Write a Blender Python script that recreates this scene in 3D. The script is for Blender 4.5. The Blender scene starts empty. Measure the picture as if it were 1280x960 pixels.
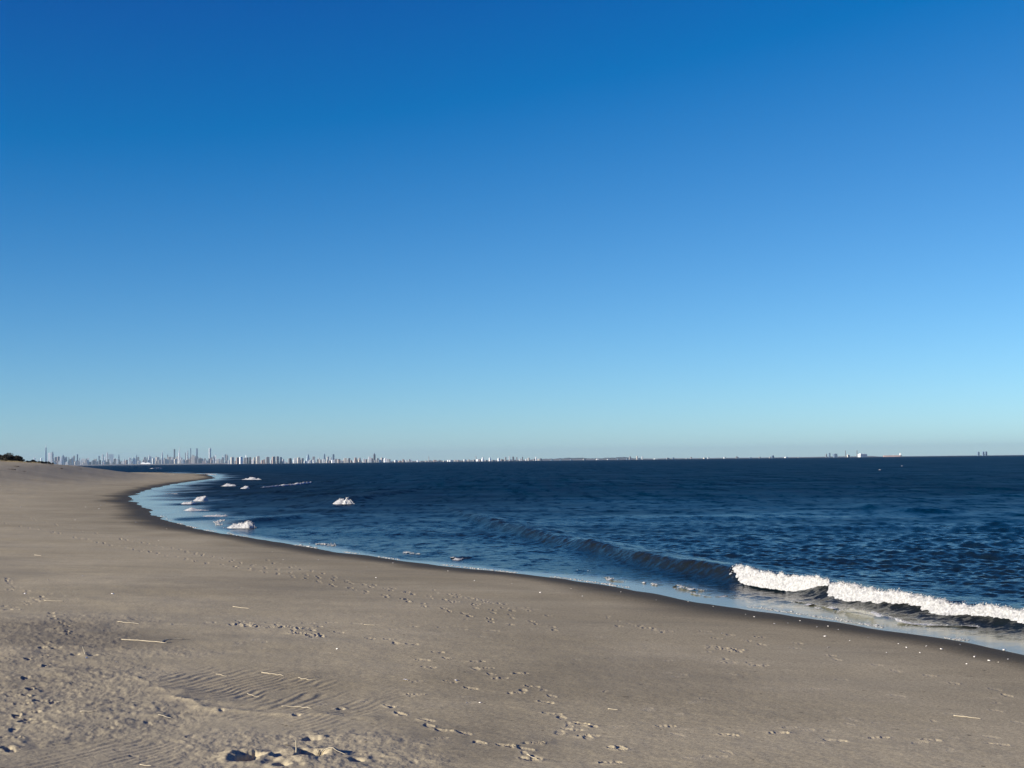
import bpy, math, random
import numpy as np
from mathutils import Matrix, Vector

random.seed(7)
rng = np.random.default_rng(11)
PI = math.pi
S = bpy.context.scene
COL = S.collection

# ------------------------------------------------------------------ camera
F_PX, CAM_Z = 1700.0, 4.0
PITCH, ROLL = math.atan(95.8 / 1700.0), math.atan(0.0110)
f_ = np.array([0, math.cos(PITCH), math.sin(PITCH)])
u0 = np.array([0, -math.sin(PITCH), math.cos(PITCH)])
r0 = np.array([1.0, 0, 0])
R_ = r0 * math.cos(ROLL) - u0 * math.sin(ROLL)
U_ = u0 * math.cos(ROLL) + r0 * math.sin(ROLL)
cam_d = bpy.data.cameras.new('camera')
cam = bpy.data.objects.new('camera', cam_d)
COL.objects.link(cam)
cam.matrix_world = Matrix(((R_[0], U_[0], -f_[0], 0), (R_[1], U_[1], -f_[1], 0),
                           (R_[2], U_[2], -f_[2], CAM_Z), (0, 0, 0, 1)))
cam_d.sensor_fit = 'HORIZONTAL'
cam_d.sensor_width = 36
cam_d.lens = 36 * F_PX / 1280
cam_d.clip_start = 0.1
cam_d.clip_end = 120000
S.camera = cam

def ray(px, py):
    d = f_ + (px - 640) / F_PX * R_ - (py - 480) / F_PX * U_
    return d / np.linalg.norm(d)

def flat(px, py, z=0.0):
    d = ray(px, py)
    t = (z - CAM_Z) / d[2]
    return (d[0] * t, d[1] * t)

# ------------------------------------------------------------------ noise (numpy)
def _h(ix, iy, seed):
    n = (ix.astype(np.int64) * 374761393 + iy.astype(np.int64) * 668265263 + seed * 1442695041) & 0xffffffff
    n = ((n ^ (n >> 13)) * 1274126177) & 0xffffffff
    n = ((n ^ (n >> 16)) * 2246822519) & 0xffffffff
    n = n ^ (n >> 15)
    return (n & 0xffffff) / float(0x1000000)

def vnoise(x, y, seed=0):
    ix, iy = np.floor(x), np.floor(y)
    fx, fy = x - ix, y - iy
    fx = fx * fx * fx * (fx * (fx * 6 - 15) + 10)
    fy = fy * fy * fy * (fy * (fy * 6 - 15) + 10)
    ix = ix.astype(np.int64); iy = iy.astype(np.int64)
    a, b = _h(ix, iy, seed), _h(ix + 1, iy, seed)
    c, d = _h(ix, iy + 1, seed), _h(ix + 1, iy + 1, seed)
    return (a + (b - a) * fx + (c - a) * fy + (a - b - c + d) * fx * fy) * 2 - 1

def fbm(x, y, seed=0, octv=4, gain=0.5):
    s = 0; a = 1.0
    for k in range(octv):
        co, si = math.cos(0.6 * k), math.sin(0.6 * k)
        s = s + a * vnoise((x * co - y * si) * 2 ** k + 17.3 * k, (x * si + y * co) * 2 ** k - 9.1 * k, seed + k)
        a *= gain
    return s

def sstep(a, b, x):
    t = np.clip((x - a) / (b - a), 0, 1)
    return t * t * (3 - 2 * t)

# ------------------------------------------------------------------ object helpers
def link(o, parent=None):
    COL.objects.link(o)
    if parent: o.parent = parent
    return o

def tag(o, label=None, cat=None, group=None, kind=None):
    if label: o['label'] = label
    if cat: o['category'] = cat
    if group: o['group'] = group
    if kind: o['kind'] = kind
    return o

def mesh_np(name, V, F, mat=None, parent=None, smooth=True, attrs=None):
    """V (n,3) array, F (m,k) int array of equal-size faces (3 or 4)."""
    V = np.ascontiguousarray(V, dtype=np.float32); F = np.ascontiguousarray(F, dtype=np.int32)
    me = bpy.data.meshes.new(name)
    m, k = F.shape
    me.vertices.add(len(V)); me.vertices.foreach_set('co', V.ravel())
    me.loops.add(m * k); me.loops.foreach_set('vertex_index', F.ravel())
    me.polygons.add(m)
    me.polygons.foreach_set('loop_start', np.arange(0, m * k, k, dtype=np.int32))
    me.polygons.foreach_set('use_smooth', np.full(m, smooth, dtype=bool))
    me.update(calc_edges=True)
    if attrs:
        for an, arr in attrs.items():
            at = me.attributes.new(an, 'FLOAT_COLOR', 'POINT')
            c = np.ones((len(V), 4), np.float32); c[:, :arr.shape[1]] = arr
            at.data.foreach_set('color', c.ravel())
    me.validate()
    if mat: me.materials.append(mat)
    return link(bpy.data.objects.new(name, me), parent)

class MB:
    """collects simple shapes as quads/tris for one mesh"""
    def __init__(self): self.v = []; self.f = []; self.mi = []; self.cur = 0
    def add(self, vs, fs):
        o = len(self.v); self.v += [tuple(p) for p in vs]; self.f += [tuple(i + o for i in q) for q in fs]
        self.mi += [self.cur] * len(fs)
    def prism(self, cx, cy, z0, z1, w, d, rot=0, w1=None, d1=None, n=4, sx=0, sy=0):
        w1 = w if w1 is None else w1; d1 = d if d1 is None else d1
        vs = []
        for (z, ww, dd, ox, oy) in ((z0, w, d, 0, 0), (z1, w1, d1, sx, sy)):
            for k in range(n):
                a = PI / n + 2 * PI * k / n
                q = 1 / math.cos(PI / n)
                x, y = ww / 2 * math.cos(a) * q + ox, dd / 2 * math.sin(a) * q + oy
                vs.append((cx + x * math.cos(rot) - y * math.sin(rot), cy + x * math.sin(rot) + y * math.cos(rot), z))
        fs = [(k, (k + 1) % n, n + (k + 1) % n, n + k) for k in range(n)] + [tuple(range(n - 1, -1, -1)), tuple(range(n, 2 * n))]
        self.add(vs, fs)
    def tube(self, pts, rads, n=6):
        pts = [Vector(p) for p in pts]; vs = []
        for i, p in enumerate(pts):
            t = (pts[min(i + 1, len(pts) - 1)] - pts[max(i - 1, 0)]).normalized()
            a = t.orthogonal().normalized(); b = t.cross(a)
            for k in range(n):
                g = 2 * PI * k / n
                vs.append(p + (a * math.cos(g) + b * math.sin(g)) * rads[i])
        fs = []
        for i in range(len(pts) - 1):
            for k in range(n):
                fs.append((i * n + k, i * n + (k + 1) % n, (i + 1) * n + (k + 1) % n, (i + 1) * n + k))
        fs += [tuple(range(n - 1, -1, -1)), tuple((len(pts) - 1) * n + k for k in range(n))]
        self.add(vs, fs)
    def build(self, name, mats, parent=None, smooth=False):
        me = bpy.data.meshes.new(name); me.from_pydata(self.v, [], self.f)
        if not isinstance(mats, (list, tuple)): mats = [mats]
        for m in mats: me.materials.append(m)
        me.polygons.foreach_set('material_index', np.array(self.mi, dtype=np.int32))
        me.polygons.foreach_set('use_smooth', np.full(len(self.f), smooth, dtype=bool))
        me.update()
        return link(bpy.data.objects.new(name, me), parent)

# ------------------------------------------------------------------ materials
def new_mat(name):
    m = bpy.data.materials.new(name); m.use_nodes = True
    nt = m.node_tree; b = nt.nodes['Principled BSDF']
    return m, nt, b

def N(nt, t, **kw):
    n = nt.nodes.new(t)
    for k, v in kw.items():
        if k in n.inputs: n.inputs[k].default_value = v
        else: setattr(n, k, v)
    return n

def L(nt, a, ai, b, bi): nt.links.new(a.outputs[ai], b.inputs[bi])

def math_n(nt, op, a, b=None, clamp=False):
    n = nt.nodes.new('ShaderNodeMath'); n.operation = op; n.use_clamp = clamp
    for i, v in enumerate((a, b)):
        if v is None: continue
        if isinstance(v, (int, float)): n.inputs[i].default_value = v
        else: nt.links.new(v, n.inputs[i])
    return n.outputs[0]

def mix_c(nt, fac, a, b, mode='MIX'):
    n = nt.nodes.new('ShaderNodeMix'); n.data_type = 'RGBA'; n.blend_type = mode
    for idx, v in ((0, fac), (6, a), (7, b)):
        if isinstance(v, (int, float)): n.inputs[idx].default_value = v
        elif isinstance(v, tuple): n.inputs[idx].default_value = (*v, 1)
        else: nt.links.new(v, n.inputs[idx])
    return n.outputs[2]

def maprange(nt, v, a, b, c, d):
    n = nt.nodes.new('ShaderNodeMapRange'); n.clamp = True
    nt.links.new(v, n.inputs[0])
    for i, q in enumerate((a, b, c, d)): n.inputs[i + 1].default_value = q
    return n.outputs[0]

def pos_noise(nt, scale, detail=3, rough=0.55, stretch=(1, 1, 1), rot=0.0):
    g = N(nt, 'ShaderNodeNewGeometry')
    mp = N(nt, 'ShaderNodeMapping'); mp.inputs['Scale'].default_value = stretch; mp.inputs['Rotation'].default_value = (0, 0, rot)
    L(nt, g, 'Position', mp, 'Vector')
    t = N(nt, 'ShaderNodeTexNoise'); t.inputs['Scale'].default_value = scale
    t.inputs['Detail'].default_value = detail; t.inputs['Roughness'].default_value = rough
    L(nt, mp, 0, t, 'Vector')
    return t

def simple(name, col, rough=0.8, var=0.25, scale=3.0):
    m, nt, b = new_mat(name)
    t = pos_noise(nt, scale)
    c = mix_c(nt, maprange(nt, t.outputs['Fac'], 0.3, 0.7, 0, 1), tuple(x * (1 - var) for x in col), tuple(min(1, x * (1 + var)) for x in col))
    nt.links.new(c, b.inputs['Base Color']); b.inputs['Roughness'].default_value = rough
    return m

# sand: dry grains, dark mineral streaks, wet band by the water
def sand_material():
    m, nt, b = new_mat('sand')
    at = N(nt, 'ShaderNodeAttribute', attribute_name='mask')
    sep = N(nt, 'ShaderNodeSeparateColor'); L(nt, at, 'Color', sep, 0)
    wet, dark, rough = sep.outputs[0], sep.outputs[1], sep.outputs[2]
    big = pos_noise(nt, 0.22, 4, 0.6, (0.55, 1.0, 1), 0.3)
    mid = pos_noise(nt, 1.7, 4, 0.6, (0.5, 1, 1), 0.25)
    fine = pos_noise(nt, 95, 2, 0.7)
    spk = pos_noise(nt, 38, 2, 0.75)
    base = mix_c(nt, maprange(nt, big.outputs['Fac'], 0.36, 0.66, 0, 1), SAND_A, SAND_B)
    base = mix_c(nt, maprange(nt, mid.outputs['Fac'], 0.45, 0.75, 0, 0.5), base, SAND_C)
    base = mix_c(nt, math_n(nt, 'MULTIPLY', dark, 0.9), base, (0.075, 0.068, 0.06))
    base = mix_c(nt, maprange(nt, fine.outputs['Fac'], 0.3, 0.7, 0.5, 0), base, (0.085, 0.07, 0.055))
    base = mix_c(nt, maprange(nt, spk.outputs['Fac'], 0.62, 0.72, 0, 0.3), base, (0.5, 0.44, 0.34))
    grain = pos_noise(nt, 21, 2, 0.85)
    base = mix_c(nt, 1.0, base, mix_c(nt, maprange(nt, grain.outputs['Fac'], 0.34, 0.66, 0, 1), (0.72, 0.72, 0.73), (1.16, 1.15, 1.12)), 'MULTIPLY')
    band = pos_noise(nt, 0.5, 3, 0.6, (0.35, 1.0, 1), 0.35)
    base = mix_c(nt, maprange(nt, band.outputs['Fac'], 0.5, 0.72, 0, 0.3), base, (0.24, 0.225, 0.175))
    base = mix_c(nt, math_n(nt, 'MULTIPLY', rough, 0.22), base, (0.66, 0.585, 0.42))
    bits = pos_noise(nt, 7.5, 1, 0.5)
    base = mix_c(nt, maprange(nt, bits.outputs['Fac'], 0.745, 0.77, 0, 0.75), base, (0.1, 0.085, 0.06))
    wetc = mix_c(nt, 1.0, base, (0.17, 0.17, 0.17), 'MULTIPLY')
    c = mix_c(nt, wet, base, wetc)
    nt.links.new(c, b.inputs['Base Color'])
    nt.links.new(maprange(nt, wet, 0.3, 1, 0.95, 0.6), b.inputs['Roughness'])
    b.inputs['IOR'].default_value = 1.33
    nt.links.new(maprange(nt, wet, 0.2, 1, 0.05, 0.06), b.inputs['Specular IOR Level'])
    # grain relief
    g1 = pos_noise(nt, 26, 4, 0.7)
    bm = N(nt, 'ShaderNodeBump'); bm.inputs['Distance'].default_value = 0.012
    nt.links.new(g1.outputs['Fac'], bm.inputs['Height'])
    nt.links.new(math_n(nt, 'ADD', math_n(nt, 'MULTIPLY', rough, 0.55), math_n(nt, 'MULTIPLY', math_n(nt, 'SUBTRACT', 1.0, wet, True), 0.22)), bm.inputs['Strength'])
    L(nt, bm, 0, b, 'Normal')
    return m

SAND_A, SAND_B, SAND_C = (0.525, 0.46, 0.305), (0.60, 0.53, 0.362), (0.44, 0.388, 0.26)

def sea_material():
    m, nt, b = new_mat('sea_water')
    at = N(nt, 'ShaderNodeAttribute', attribute_name='mask')
    sep = N(nt, 'ShaderNodeSeparateColor'); L(nt, at, 'Color', sep, 0)
    turbid, rough, calm = sep.outputs[0], sep.outputs[1], sep.outputs[2]
    c = mix_c(nt, turbid, SEA_DEEP, SEA_SHORE)
    c = mix_c(nt, math_n(nt, 'POWER', calm, 2.0), c, (0.36, 0.36, 0.22))
    nt.links.new(c, b.inputs['Base Color'])
    b.inputs['IOR'].default_value = 1.33
    nt.links.new(maprange(nt, calm, 0, 1, 0.088, 0.2), b.inputs['Specular IOR Level'])
    # ripples too small for the mesh tilt the surface
    n1 = pos_noise(nt, 3.2, 3, 0.7, (0.8, 1.0, 1), 0.15)          # hand-sized ripples
    n3 = pos_noise(nt, 1.3, 2, 0.6, (0.9, 0.3, 1), 0.1)         # chop, seen far out as short dashes
    n2 = pos_noise(nt, 0.09, 4, 0.6, (0.4, 1.0, 1), 0.1)
    patch = maprange(nt, n2.outputs['Fac'], 0.3, 0.7, 0.8, 1.2)
    nt.links.new(math_n(nt, 'MULTIPLY', rough, patch), b.inputs['Roughness'])
    def tilt(n, k):
        v = N(nt, 'ShaderNodeVectorMath', operation='SUBTRACT'); L(nt, n, 'Color', v, 0); v.inputs[1].default_value = (0.5, 0.5, 0.5)
        cb = N(nt, 'ShaderNodeCombineXYZ'); nt.links.new(k, cb.inputs[0]); nt.links.new(k, cb.inputs[1])
        v2 = N(nt, 'ShaderNodeVectorMath', operation='MULTIPLY'); L(nt, v, 0, v2, 0); L(nt, cb, 0, v2, 1)
        return v2
    open_ = math_n(nt, 'SUBTRACT', 1.0, calm)
    t1 = tilt(n1, math_n(nt, 'MULTIPLY', open_, maprange(nt, rough, 0.13, 0.5, RIPPLE, 0.1)))
    t3 = tilt(n3, math_n(nt, 'MULTIPLY', open_, maprange(nt, rough, 0.14, 0.4, 0.25, 0.95)))
    n5 = pos_noise(nt, 0.4, 2, 0.6, (1.1, 0.06, 1), 0.05)         # wave groups far out
    t5 = tilt(n5, math_n(nt, 'MULTIPLY', open_, maprange(nt, rough, 0.3, 0.53, 0.0, 1.1)))
    va = N(nt, 'ShaderNodeVectorMath', operation='ADD'); L(nt, t1, 0, va, 0); L(nt, t3, 0, va, 1)
    v2 = N(nt, 'ShaderNodeVectorMath', operation='ADD'); L(nt, va, 0, v2, 0); L(nt, t5, 0, v2, 1)
    g = N(nt, 'ShaderNodeNewGeometry')
    v3 = N(nt, 'ShaderNodeVectorMath', operation='ADD'); L(nt, v2, 0, v3, 0); L(nt, g, 'Normal', v3, 1)
    v4 = N(nt, 'ShaderNodeVectorMath', operation='NORMALIZE'); L(nt, v3, 0, v4, 0)
    L(nt, v4, 0, b, 'Normal')
    return m

SEA_DEEP, SEA_SHORE, RIPPLE = (0.0, 0.017, 0.038), (0.011, 0.0125, 0.0095), 1.1

M = {}
M['sand'] = sand_material()
M['sea'] = sea_material()
def foam_material():
    m, nt, b = new_mat('foam')
    t = pos_noise(nt, 16, 4, 0.7)
    c = mix_c(nt, maprange(nt, t.outputs['Fac'], 0.36, 0.66, 0, 1), (0.3, 0.308, 0.31), (0.62, 0.632, 0.64))
    nt.links.new(c, b.inputs['Base Color']); b.inputs['Roughness'].default_value = 0.75
    t2 = pos_noise(nt, 34, 4, 0.75)
    bm = N(nt, 'ShaderNodeBump'); bm.inputs['Distance'].default_value = 0.04; bm.inputs['Strength'].default_value = 0.9
    L(nt, t2, 'Fac', bm, 'Height'); L(nt, bm, 0, b, 'Normal')
    return m
M['foam'] = foam_material()
M['reed'] = simple('dry_reed', (0.43, 0.38, 0.28), 0.6, 0.2, 9)
M['shell'] = simple('shell', (0.78, 0.75, 0.70), 0.45, 0.12, 30)
M['leaf'] = simple('dark_leaf', (0.030, 0.027, 0.018), 0.8, 0.4, 1.5)
M['bark'] = simple('bark', (0.07, 0.055, 0.04), 0.9, 0.3, 6)
M['bird'] = simple('dark_feather', (0.05, 0.05, 0.055), 0.8, 0.2, 8)
M['wood'] = simple('driftwood', (0.06, 0.05, 0.042), 0.9, 0.3, 5)

# ------------------------------------------------------------------ shoreline
SHORE_PX = [(1280, 816), (1190, 800), (1100, 785), (1000, 769), (900, 754), (800, 738), (700, 723), (600, 712), (520, 703), (440, 692), (370, 682),
            (300, 671), (262, 664), (230, 657), (205, 648), (187, 637), (172, 628), (166, 622), (178, 615), (200, 608.5), (225, 604), (250, 600.5), (268, 597.5)]
pl = [flat(*p) for p in SHORE_PX]
pl = [(60, -160), (30, -40), (17.5, 8), (13.6, 19)] + pl + [(-112, 500), (-135, 580), (-200, 640), (-420, 690), (-3000, 720)]
def catmull(P, n=6):
    P = [np.array(p, float) for p in P]; out = []
    for i in range(len(P) - 1):
        p0, p1, p2, p3 = P[max(i - 1, 0)], P[i], P[i + 1], P[min(i + 2, len(P) - 1)]
        for k in range(n):
            t = k / n
            out.append(0.5 * ((2 * p1) + (-p0 + p2) * t + (2 * p0 - 5 * p1 + 4 * p2 - p3) * t * t + (-p0 + 3 * p1 - 3 * p2 + p3) * t ** 3))
    out.append(P[-1]); return np.array(out)
SHORE = catmull(pl, 4)
POLY = np.vstack([SHORE, [(-3000, -160)]])

def sdf(x, y):
    """signed distance to the waterline, positive on the sand"""
    x = np.asarray(x, float); y = np.asarray(y, float); sh = x.shape
    x = x.ravel(); y = y.ravel(); out = np.empty(len(x))
    A = POLY; B = np.roll(POLY, -1, 0)
    for i0 in range(0, len(x), 200000):
        xx = x[i0:i0 + 200000]; yy = y[i0:i0 + 200000]
        best = np.full(len(xx), 1e18); ins = np.zeros(len(xx), bool)
        for k in range(len(A)):
            ax, ay = A[k]; bx, by = B[k]
            if k < len(A) - 2:
                dx, dy = bx - ax, by - ay; l2 = dx * dx + dy * dy
                t = np.clip(((xx - ax) * dx + (yy - ay) * dy) / l2, 0, 1)
                best = np.minimum(best, (xx - ax - t * dx) ** 2 + (yy - ay - t * dy) ** 2)
            if ay != by:
                c = (ay > yy) != (by > yy)
                ins ^= c & (xx < (bx - ax) * (yy - ay) / (by - ay) + ax)
        out[i0:i0 + 200000] = np.sqrt(best) * np.where(ins, 1, -1)
    return out.reshape(sh)

def sand_h(x, y, s):
    sp = np.maximum(s, 0)
    z = 1.25 * (1 - np.exp(-(sp * sp / (sp + 5)) / 26))
    z = z + 0.016 * (1 - np.exp(-sp))
    z = z + np.where(s < 0, np.maximum(s * 0.035, -1.6), 0)
    z = z + 6.1 * np.exp(-0.5 * (((x + 175) / 60) ** 2 + ((y - 310) / 85) ** 2)) * sstep(8, 40, s)
    z = z + 1.0 * sstep(9, 3, np.hypot(x, y)) * sstep(0, 8, s)
    return z
def sand_large(x, y, s):
    """low hummocks of the dry beach"""
    r = np.hypot(x, y)
    k = sstep(6, 16, s)
    return k * (0.05 * fbm(x * 0.12, y * 0.12, 3, 3) * sstep(15, 45, r) + 0.012 * fbm(x * 0.6, y * 0.6, 5, 3))

def hit(px, py):
    """where the sight line of a measured picture point meets the beach"""
    d = ray(px, py)
    t = np.geomspace(8, 900, 1500)
    X, Y, Z = d[0] * t, d[1] * t, CAM_Z + d[2] * t
    s = sdf(X, Y); g = np.maximum(sand_h(X, Y, s) + sand_large(X, Y, s), -0.0)
    i = np.argmax(Z < g)
    if i == 0: i = len(t) - 1
    a = (Z[i - 1] - g[i - 1]) / max(1e-9, (Z[i - 1] - g[i - 1]) - (Z[i] - g[i]))
    tt = t[i - 1] + a * (t[i] - t[i - 1])
    return np.array([d[0] * tt, d[1] * tt, CAM_Z + d[2] * tt]), tt

# ------------------------------------------------------------------ fan grids (fine towards the open beach, coarse all round)
def azimuths(step):
    a = list(np.arange(-26, 26, step))
    a += list(np.arange(26, 60, 0.5)) + list(np.arange(60, 300, 5)) + list(np.arange(300, 334, 0.5))
    return np.radians(np.array(a))
def fan_faces(nr, nc):
    i, j = np.meshgrid(np.arange(nr - 1), np.arange(nc), indexing='ij')
    a = i * nc + j; b = i * nc + (j + 1) % nc
    return np.stack([a, b, b + nc, a + nc], -1).reshape(-1, 4)

# ================================================================== BEACH
az = azimuths(0.036)
rad = np.concatenate([[0.5, 2, 4, 6, 8, 9.5], 1 / np.linspace(1 / 11, 1 / 900, 800), np.geomspace(960, 4000, 14)])
RR, AA = np.meshgrid(rad, az, indexing='ij')
X, Y = RR * np.sin(AA), RR * np.cos(AA)
Sd = sdf(X, Y)
edge = (0.45 * fbm(X * 0.16, Y * 0.16, 41, 4) + 0.3 * np.abs(vnoise(X * 0.3, Y * 0.3, 45))) * (0.7 + 0.5 * sstep(60, 160, RR)) * sstep(14, 3, np.abs(Sd))
Sj = Sd + edge
Z = sand_h(X, Y, Sj) + sand_large(X, Y, Sd)
near = sstep(60, 25, RR)

def blob(px, py, rx, ry, rot=0.0, soft=0.6):
    """soft patch around a measured point, half widths in metres"""
    p, _ = hit(px, py)
    dx, dy = X - p[0], Y - p[1]
    c, s = math.cos(rot), math.sin(rot)
    q = np.hypot((dx * c + dy * s) / rx, (-dx * s + dy * c) / ry)
    return sstep(1 + soft, 1 - soft, q + 0.35 * fbm(X * 0.7, Y * 0.7, 61, 3))

dark = np.zeros_like(Z); rough = np.zeros_like(Z)
# disturbed dry sand in the lower left
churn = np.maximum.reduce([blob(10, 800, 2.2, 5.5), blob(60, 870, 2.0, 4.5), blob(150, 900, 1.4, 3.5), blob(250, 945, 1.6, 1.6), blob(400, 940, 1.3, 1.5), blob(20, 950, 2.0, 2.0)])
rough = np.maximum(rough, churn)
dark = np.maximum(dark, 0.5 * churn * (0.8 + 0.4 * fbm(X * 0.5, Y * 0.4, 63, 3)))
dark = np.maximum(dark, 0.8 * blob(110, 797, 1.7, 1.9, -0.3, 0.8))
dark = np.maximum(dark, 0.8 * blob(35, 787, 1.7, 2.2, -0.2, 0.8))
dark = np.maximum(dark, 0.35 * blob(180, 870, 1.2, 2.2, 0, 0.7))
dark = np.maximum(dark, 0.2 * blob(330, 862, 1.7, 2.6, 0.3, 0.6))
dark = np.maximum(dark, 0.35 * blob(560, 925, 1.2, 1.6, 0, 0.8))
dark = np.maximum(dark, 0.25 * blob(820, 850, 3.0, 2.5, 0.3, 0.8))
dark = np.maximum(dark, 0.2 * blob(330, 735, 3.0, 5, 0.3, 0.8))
for (q_, w_, l_, k_) in (((20, 583.5), 5, 4, .15), ((70, 587.5), 12, 5, .14), ((25, 590.5), 12, 5, .2), ((110, 592), 10, 4, .12), ((40, 600), 16, 7, .1)):
    dark = np.maximum(dark, k_ * blob(*q_, w_, l_, 0.2, 0.8))
# wind ripples
def ripples(mask, wl, ang, amp, seed):
    ph = (X * math.cos(ang) - Y * math.sin(ang)) / wl
    ph = ph + 1.1 * fbm(X * 0.6, Y * 0.5, seed, 3) + 0.12 * fbm(X * 5, Y * 2, seed + 9, 2)
    fr = ph - np.floor(ph)
    prof = np.where(fr < 0.65, fr / 0.65, (1 - fr) / 0.35)
    prof = prof * prof * (3 - 2 * prof)
    br = sstep(-0.55, 0.1, fbm(X * 2.2, Y * 0.9, seed + 3, 2))
    return mask * br * amp * (prof - 0.5)
rp1 = np.maximum(blob(335, 862, 1.45, 2.5, 0.35, 0.6), blob(255, 852, 0.7, 2.0, 0.3, 0.4))
rp2 = np.maximum(blob(90, 945, 1.2, 1.0, 0, 0.4), blob(190, 955, 0.5, 0.5, 0, 0.5))
rp3 = blob(400, 905, 0.8, 1.3, 0.2, 0.5) * 0.6
Z += ripples(rp1, 0.17, 0.37, 0.0135, 71) + ripples(rp2, 0.15, 0.42, 0.012, 81) + ripples(rp3, 0.14, 0.45, 0.011, 87)
quiet = 1 - np.maximum(rp1, rp2)
churnq = churn * (1 - 0.75 * np.maximum(rp1, rp2))
# lumps
Z += near * churnq * (0.016 * fbm(X * 1.3, Y * 1.3, 21, 3) + 0.016 * np.maximum(fbm(X * 4.5, Y * 4.0, 25, 3) - 0.4, 0) + 0.0055 * fbm(X * 14, Y * 9, 29, 3))
Z += near * sstep(4, 9, Sd) * (0.0022 * fbm(X * 7, Y * 7, 33, 2) + 0.004 * fbm(X * 1.4, Y * 1.4, 35, 2))
# low scarp running away from the ripple field
for (pa, pb, hgt) in (((165, 846), (250, 884), 0.05), ((240, 884), (330, 890), 0.035), ((60, 893), (220, 897), 0.03), ((330, 893), (480, 897), 0.03)):
    A, _ = hit(*pa); B, _ = hit(*pb)
    dx, dy = B[0] - A[0], B[1] - A[1]; ln = math.hypot(dx, dy)
    t = ((X - A[0]) * dx + (Y - A[1]) * dy) / ln ** 2
    q = ((X - A[0]) * dy - (Y - A[1]) * dx) / ln + 0.12 * fbm(X * 1.1, Y * 1.1, 91, 3)
    e = sstep(-0.1, 0.15, t) * sstep(1.1, 0.85, t)
    Z += hgt * e * np.exp(-np.abs(q) / np.where(q > 0, 0.09, 0.45)) * (0.6 + 0.6 * vnoise(X * 3, Y * 3, 93))

# footprints
inv = 1 / np.array(rad)
def window(x, y, R):
    r = math.hypot(x, y); a = math.atan2(x, y)
    i0 = max(0, np.searchsorted(rad, r - R) - 1); i1 = min(len(rad), np.searchsorted(rad, r + R) + 1)
    da = R / r
    j0 = np.searchsorted(az[:NF], a - da); j1 = np.searchsorted(az[:NF], a + da)
    return slice(i0, i1), slice(max(0, j0 - 1), min(NF, j1 + 1))
NF = int((az < math.radians(26)).sum())
for _k in range(len(az)):
    if az[_k] >= math.radians(25.9): NF = _k; break
def stamp(x, y, ang, depth=0.025, ln=0.29, wd=0.105, rim=0.8, tread=True):
    if abs(math.degrees(math.atan2(x, y))) > 25: return
    sl = window(x, y, 0.5)
    dx, dy = X[sl] - x, Y[sl] - y
    u = dx * math.sin(ang) + dy * math.cos(ang); v = dx * math.cos(ang) - dy * math.sin(ang)
    un = u / (ln / 2)
    hw = wd / 2 * (1.0 + 0.18 * np.sin(un * 2.2)) * np.sqrt(np.clip(1 - np.clip(np.abs(un), 0, 1) ** 4, 0.02, 1))
    du = np.abs(u) - ln / 2; dv = np.abs(v) - hw
    d = np.where((du > 0) & (dv > 0), np.hypot(du, dv), np.maximum(du, dv))
    nz = fbm(X[sl] * 9, Y[sl] * 9, int(abs(x * 977 + y * 131)) % 997, 2)
    ins = sstep(0.012, -0.015, d + 0.012 * nz)
    depth = depth * 0.85; h = -depth * ins * (0.75 + 0.45 * np.abs(un)) 
    if tread: h += depth * 0.75 * ins * (0.5 + 0.5 * np.sin(u / 0.036 * PI + x * 9)) * (0.6 + 0.6 * nz)
    h += depth * rim * np.exp(-np.clip(d, 0, 1) / 0.04) * (d > 0) * (0.6 + 0.9 * nz)
    Z[sl] += h
    rough[sl] = np.maximum(rough[sl], 0.8 * sstep(0.1, 0, d))
def trail(pxs, step=0.68, lat=0.11, depth=0.025, jit=0.04, skip=0.0, ln=0.28):
    P = np.array([hit(*p)[0][:2] for p in pxs])
    C = catmull(P, 12)
    seg = np.hypot(*np.diff(C, axis=0).T); cs = np.concatenate([[0], np.cumsum(seg)])
    k = 0; d = random.random() * step
    while d < cs[-1]:
        x = np.interp(d, cs, C[:, 0]); y = np.interp(d, cs, C[:, 1])
        x2 = np.interp(min(d + 0.2, cs[-1]), cs, C[:, 0]); y2 = np.interp(min(d + 0.2, cs[-1]), cs, C[:, 1])
        a = math.atan2(x2 - x, y2 - y) if d + 0.2 < cs[-1] else a
        side = lat if k % 2 else -lat
        if random.random() >= skip:
            stamp(x + math.cos(a) * side + random.gauss(0, jit), y - math.sin(a) * side + random.gauss(0, jit),
                  a + (0.12 if k % 2 else -0.12) + random.gauss(0, 0.1), depth * random.uniform(0.6, 1.25), ln * random.uniform(0.92, 1.06))
        k += 1; d += step * random.uniform(0.85, 1.15)
trail([(0, 653), (60, 664), (180, 689), (250, 702), (330, 714), (440, 736), (540, 758), (640, 782)], depth=0.027)
trail([(10, 641), (100, 663), (230, 689), (330, 709), (470, 734), (590, 757), (700, 788)], depth=0.02)
trail([(330, 700), (450, 728), (560, 750), (680, 768), (800, 785), (900, 792), (1000, 806), (1100, 822)], depth=0.02, skip=0.3)
trail([(280, 772), (380, 785), (470, 800), (540, 816), (600, 834), (650, 855), (695, 885), (735, 915), (790, 962)], depth=0.018, step=0.66, skip=0.55)
trail([(300, 768), (420, 788), (510, 806), (560, 823), (600, 838), (640, 862), (670, 890), (690, 930)], depth=0.016, skip=0.6)
trail([(470, 880), (520, 898), (560, 913), (640, 935), (700, 956)], depth=0.018, step=0.6, skip=0.3)
trail([(780, 909), (860, 911), (960, 918), (1080, 924), (1180, 925), (1279, 934)], depth=0.018, skip=0.15)
trail([(860, 792), (960, 806), (1060, 826), (1160, 846), (1279, 872)], depth=0.016, skip=0.3)
trail([(900, 842), (1000, 858), (1080, 862), (1200, 878), (1279, 890)], depth=0.009, skip=0.4)
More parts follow.
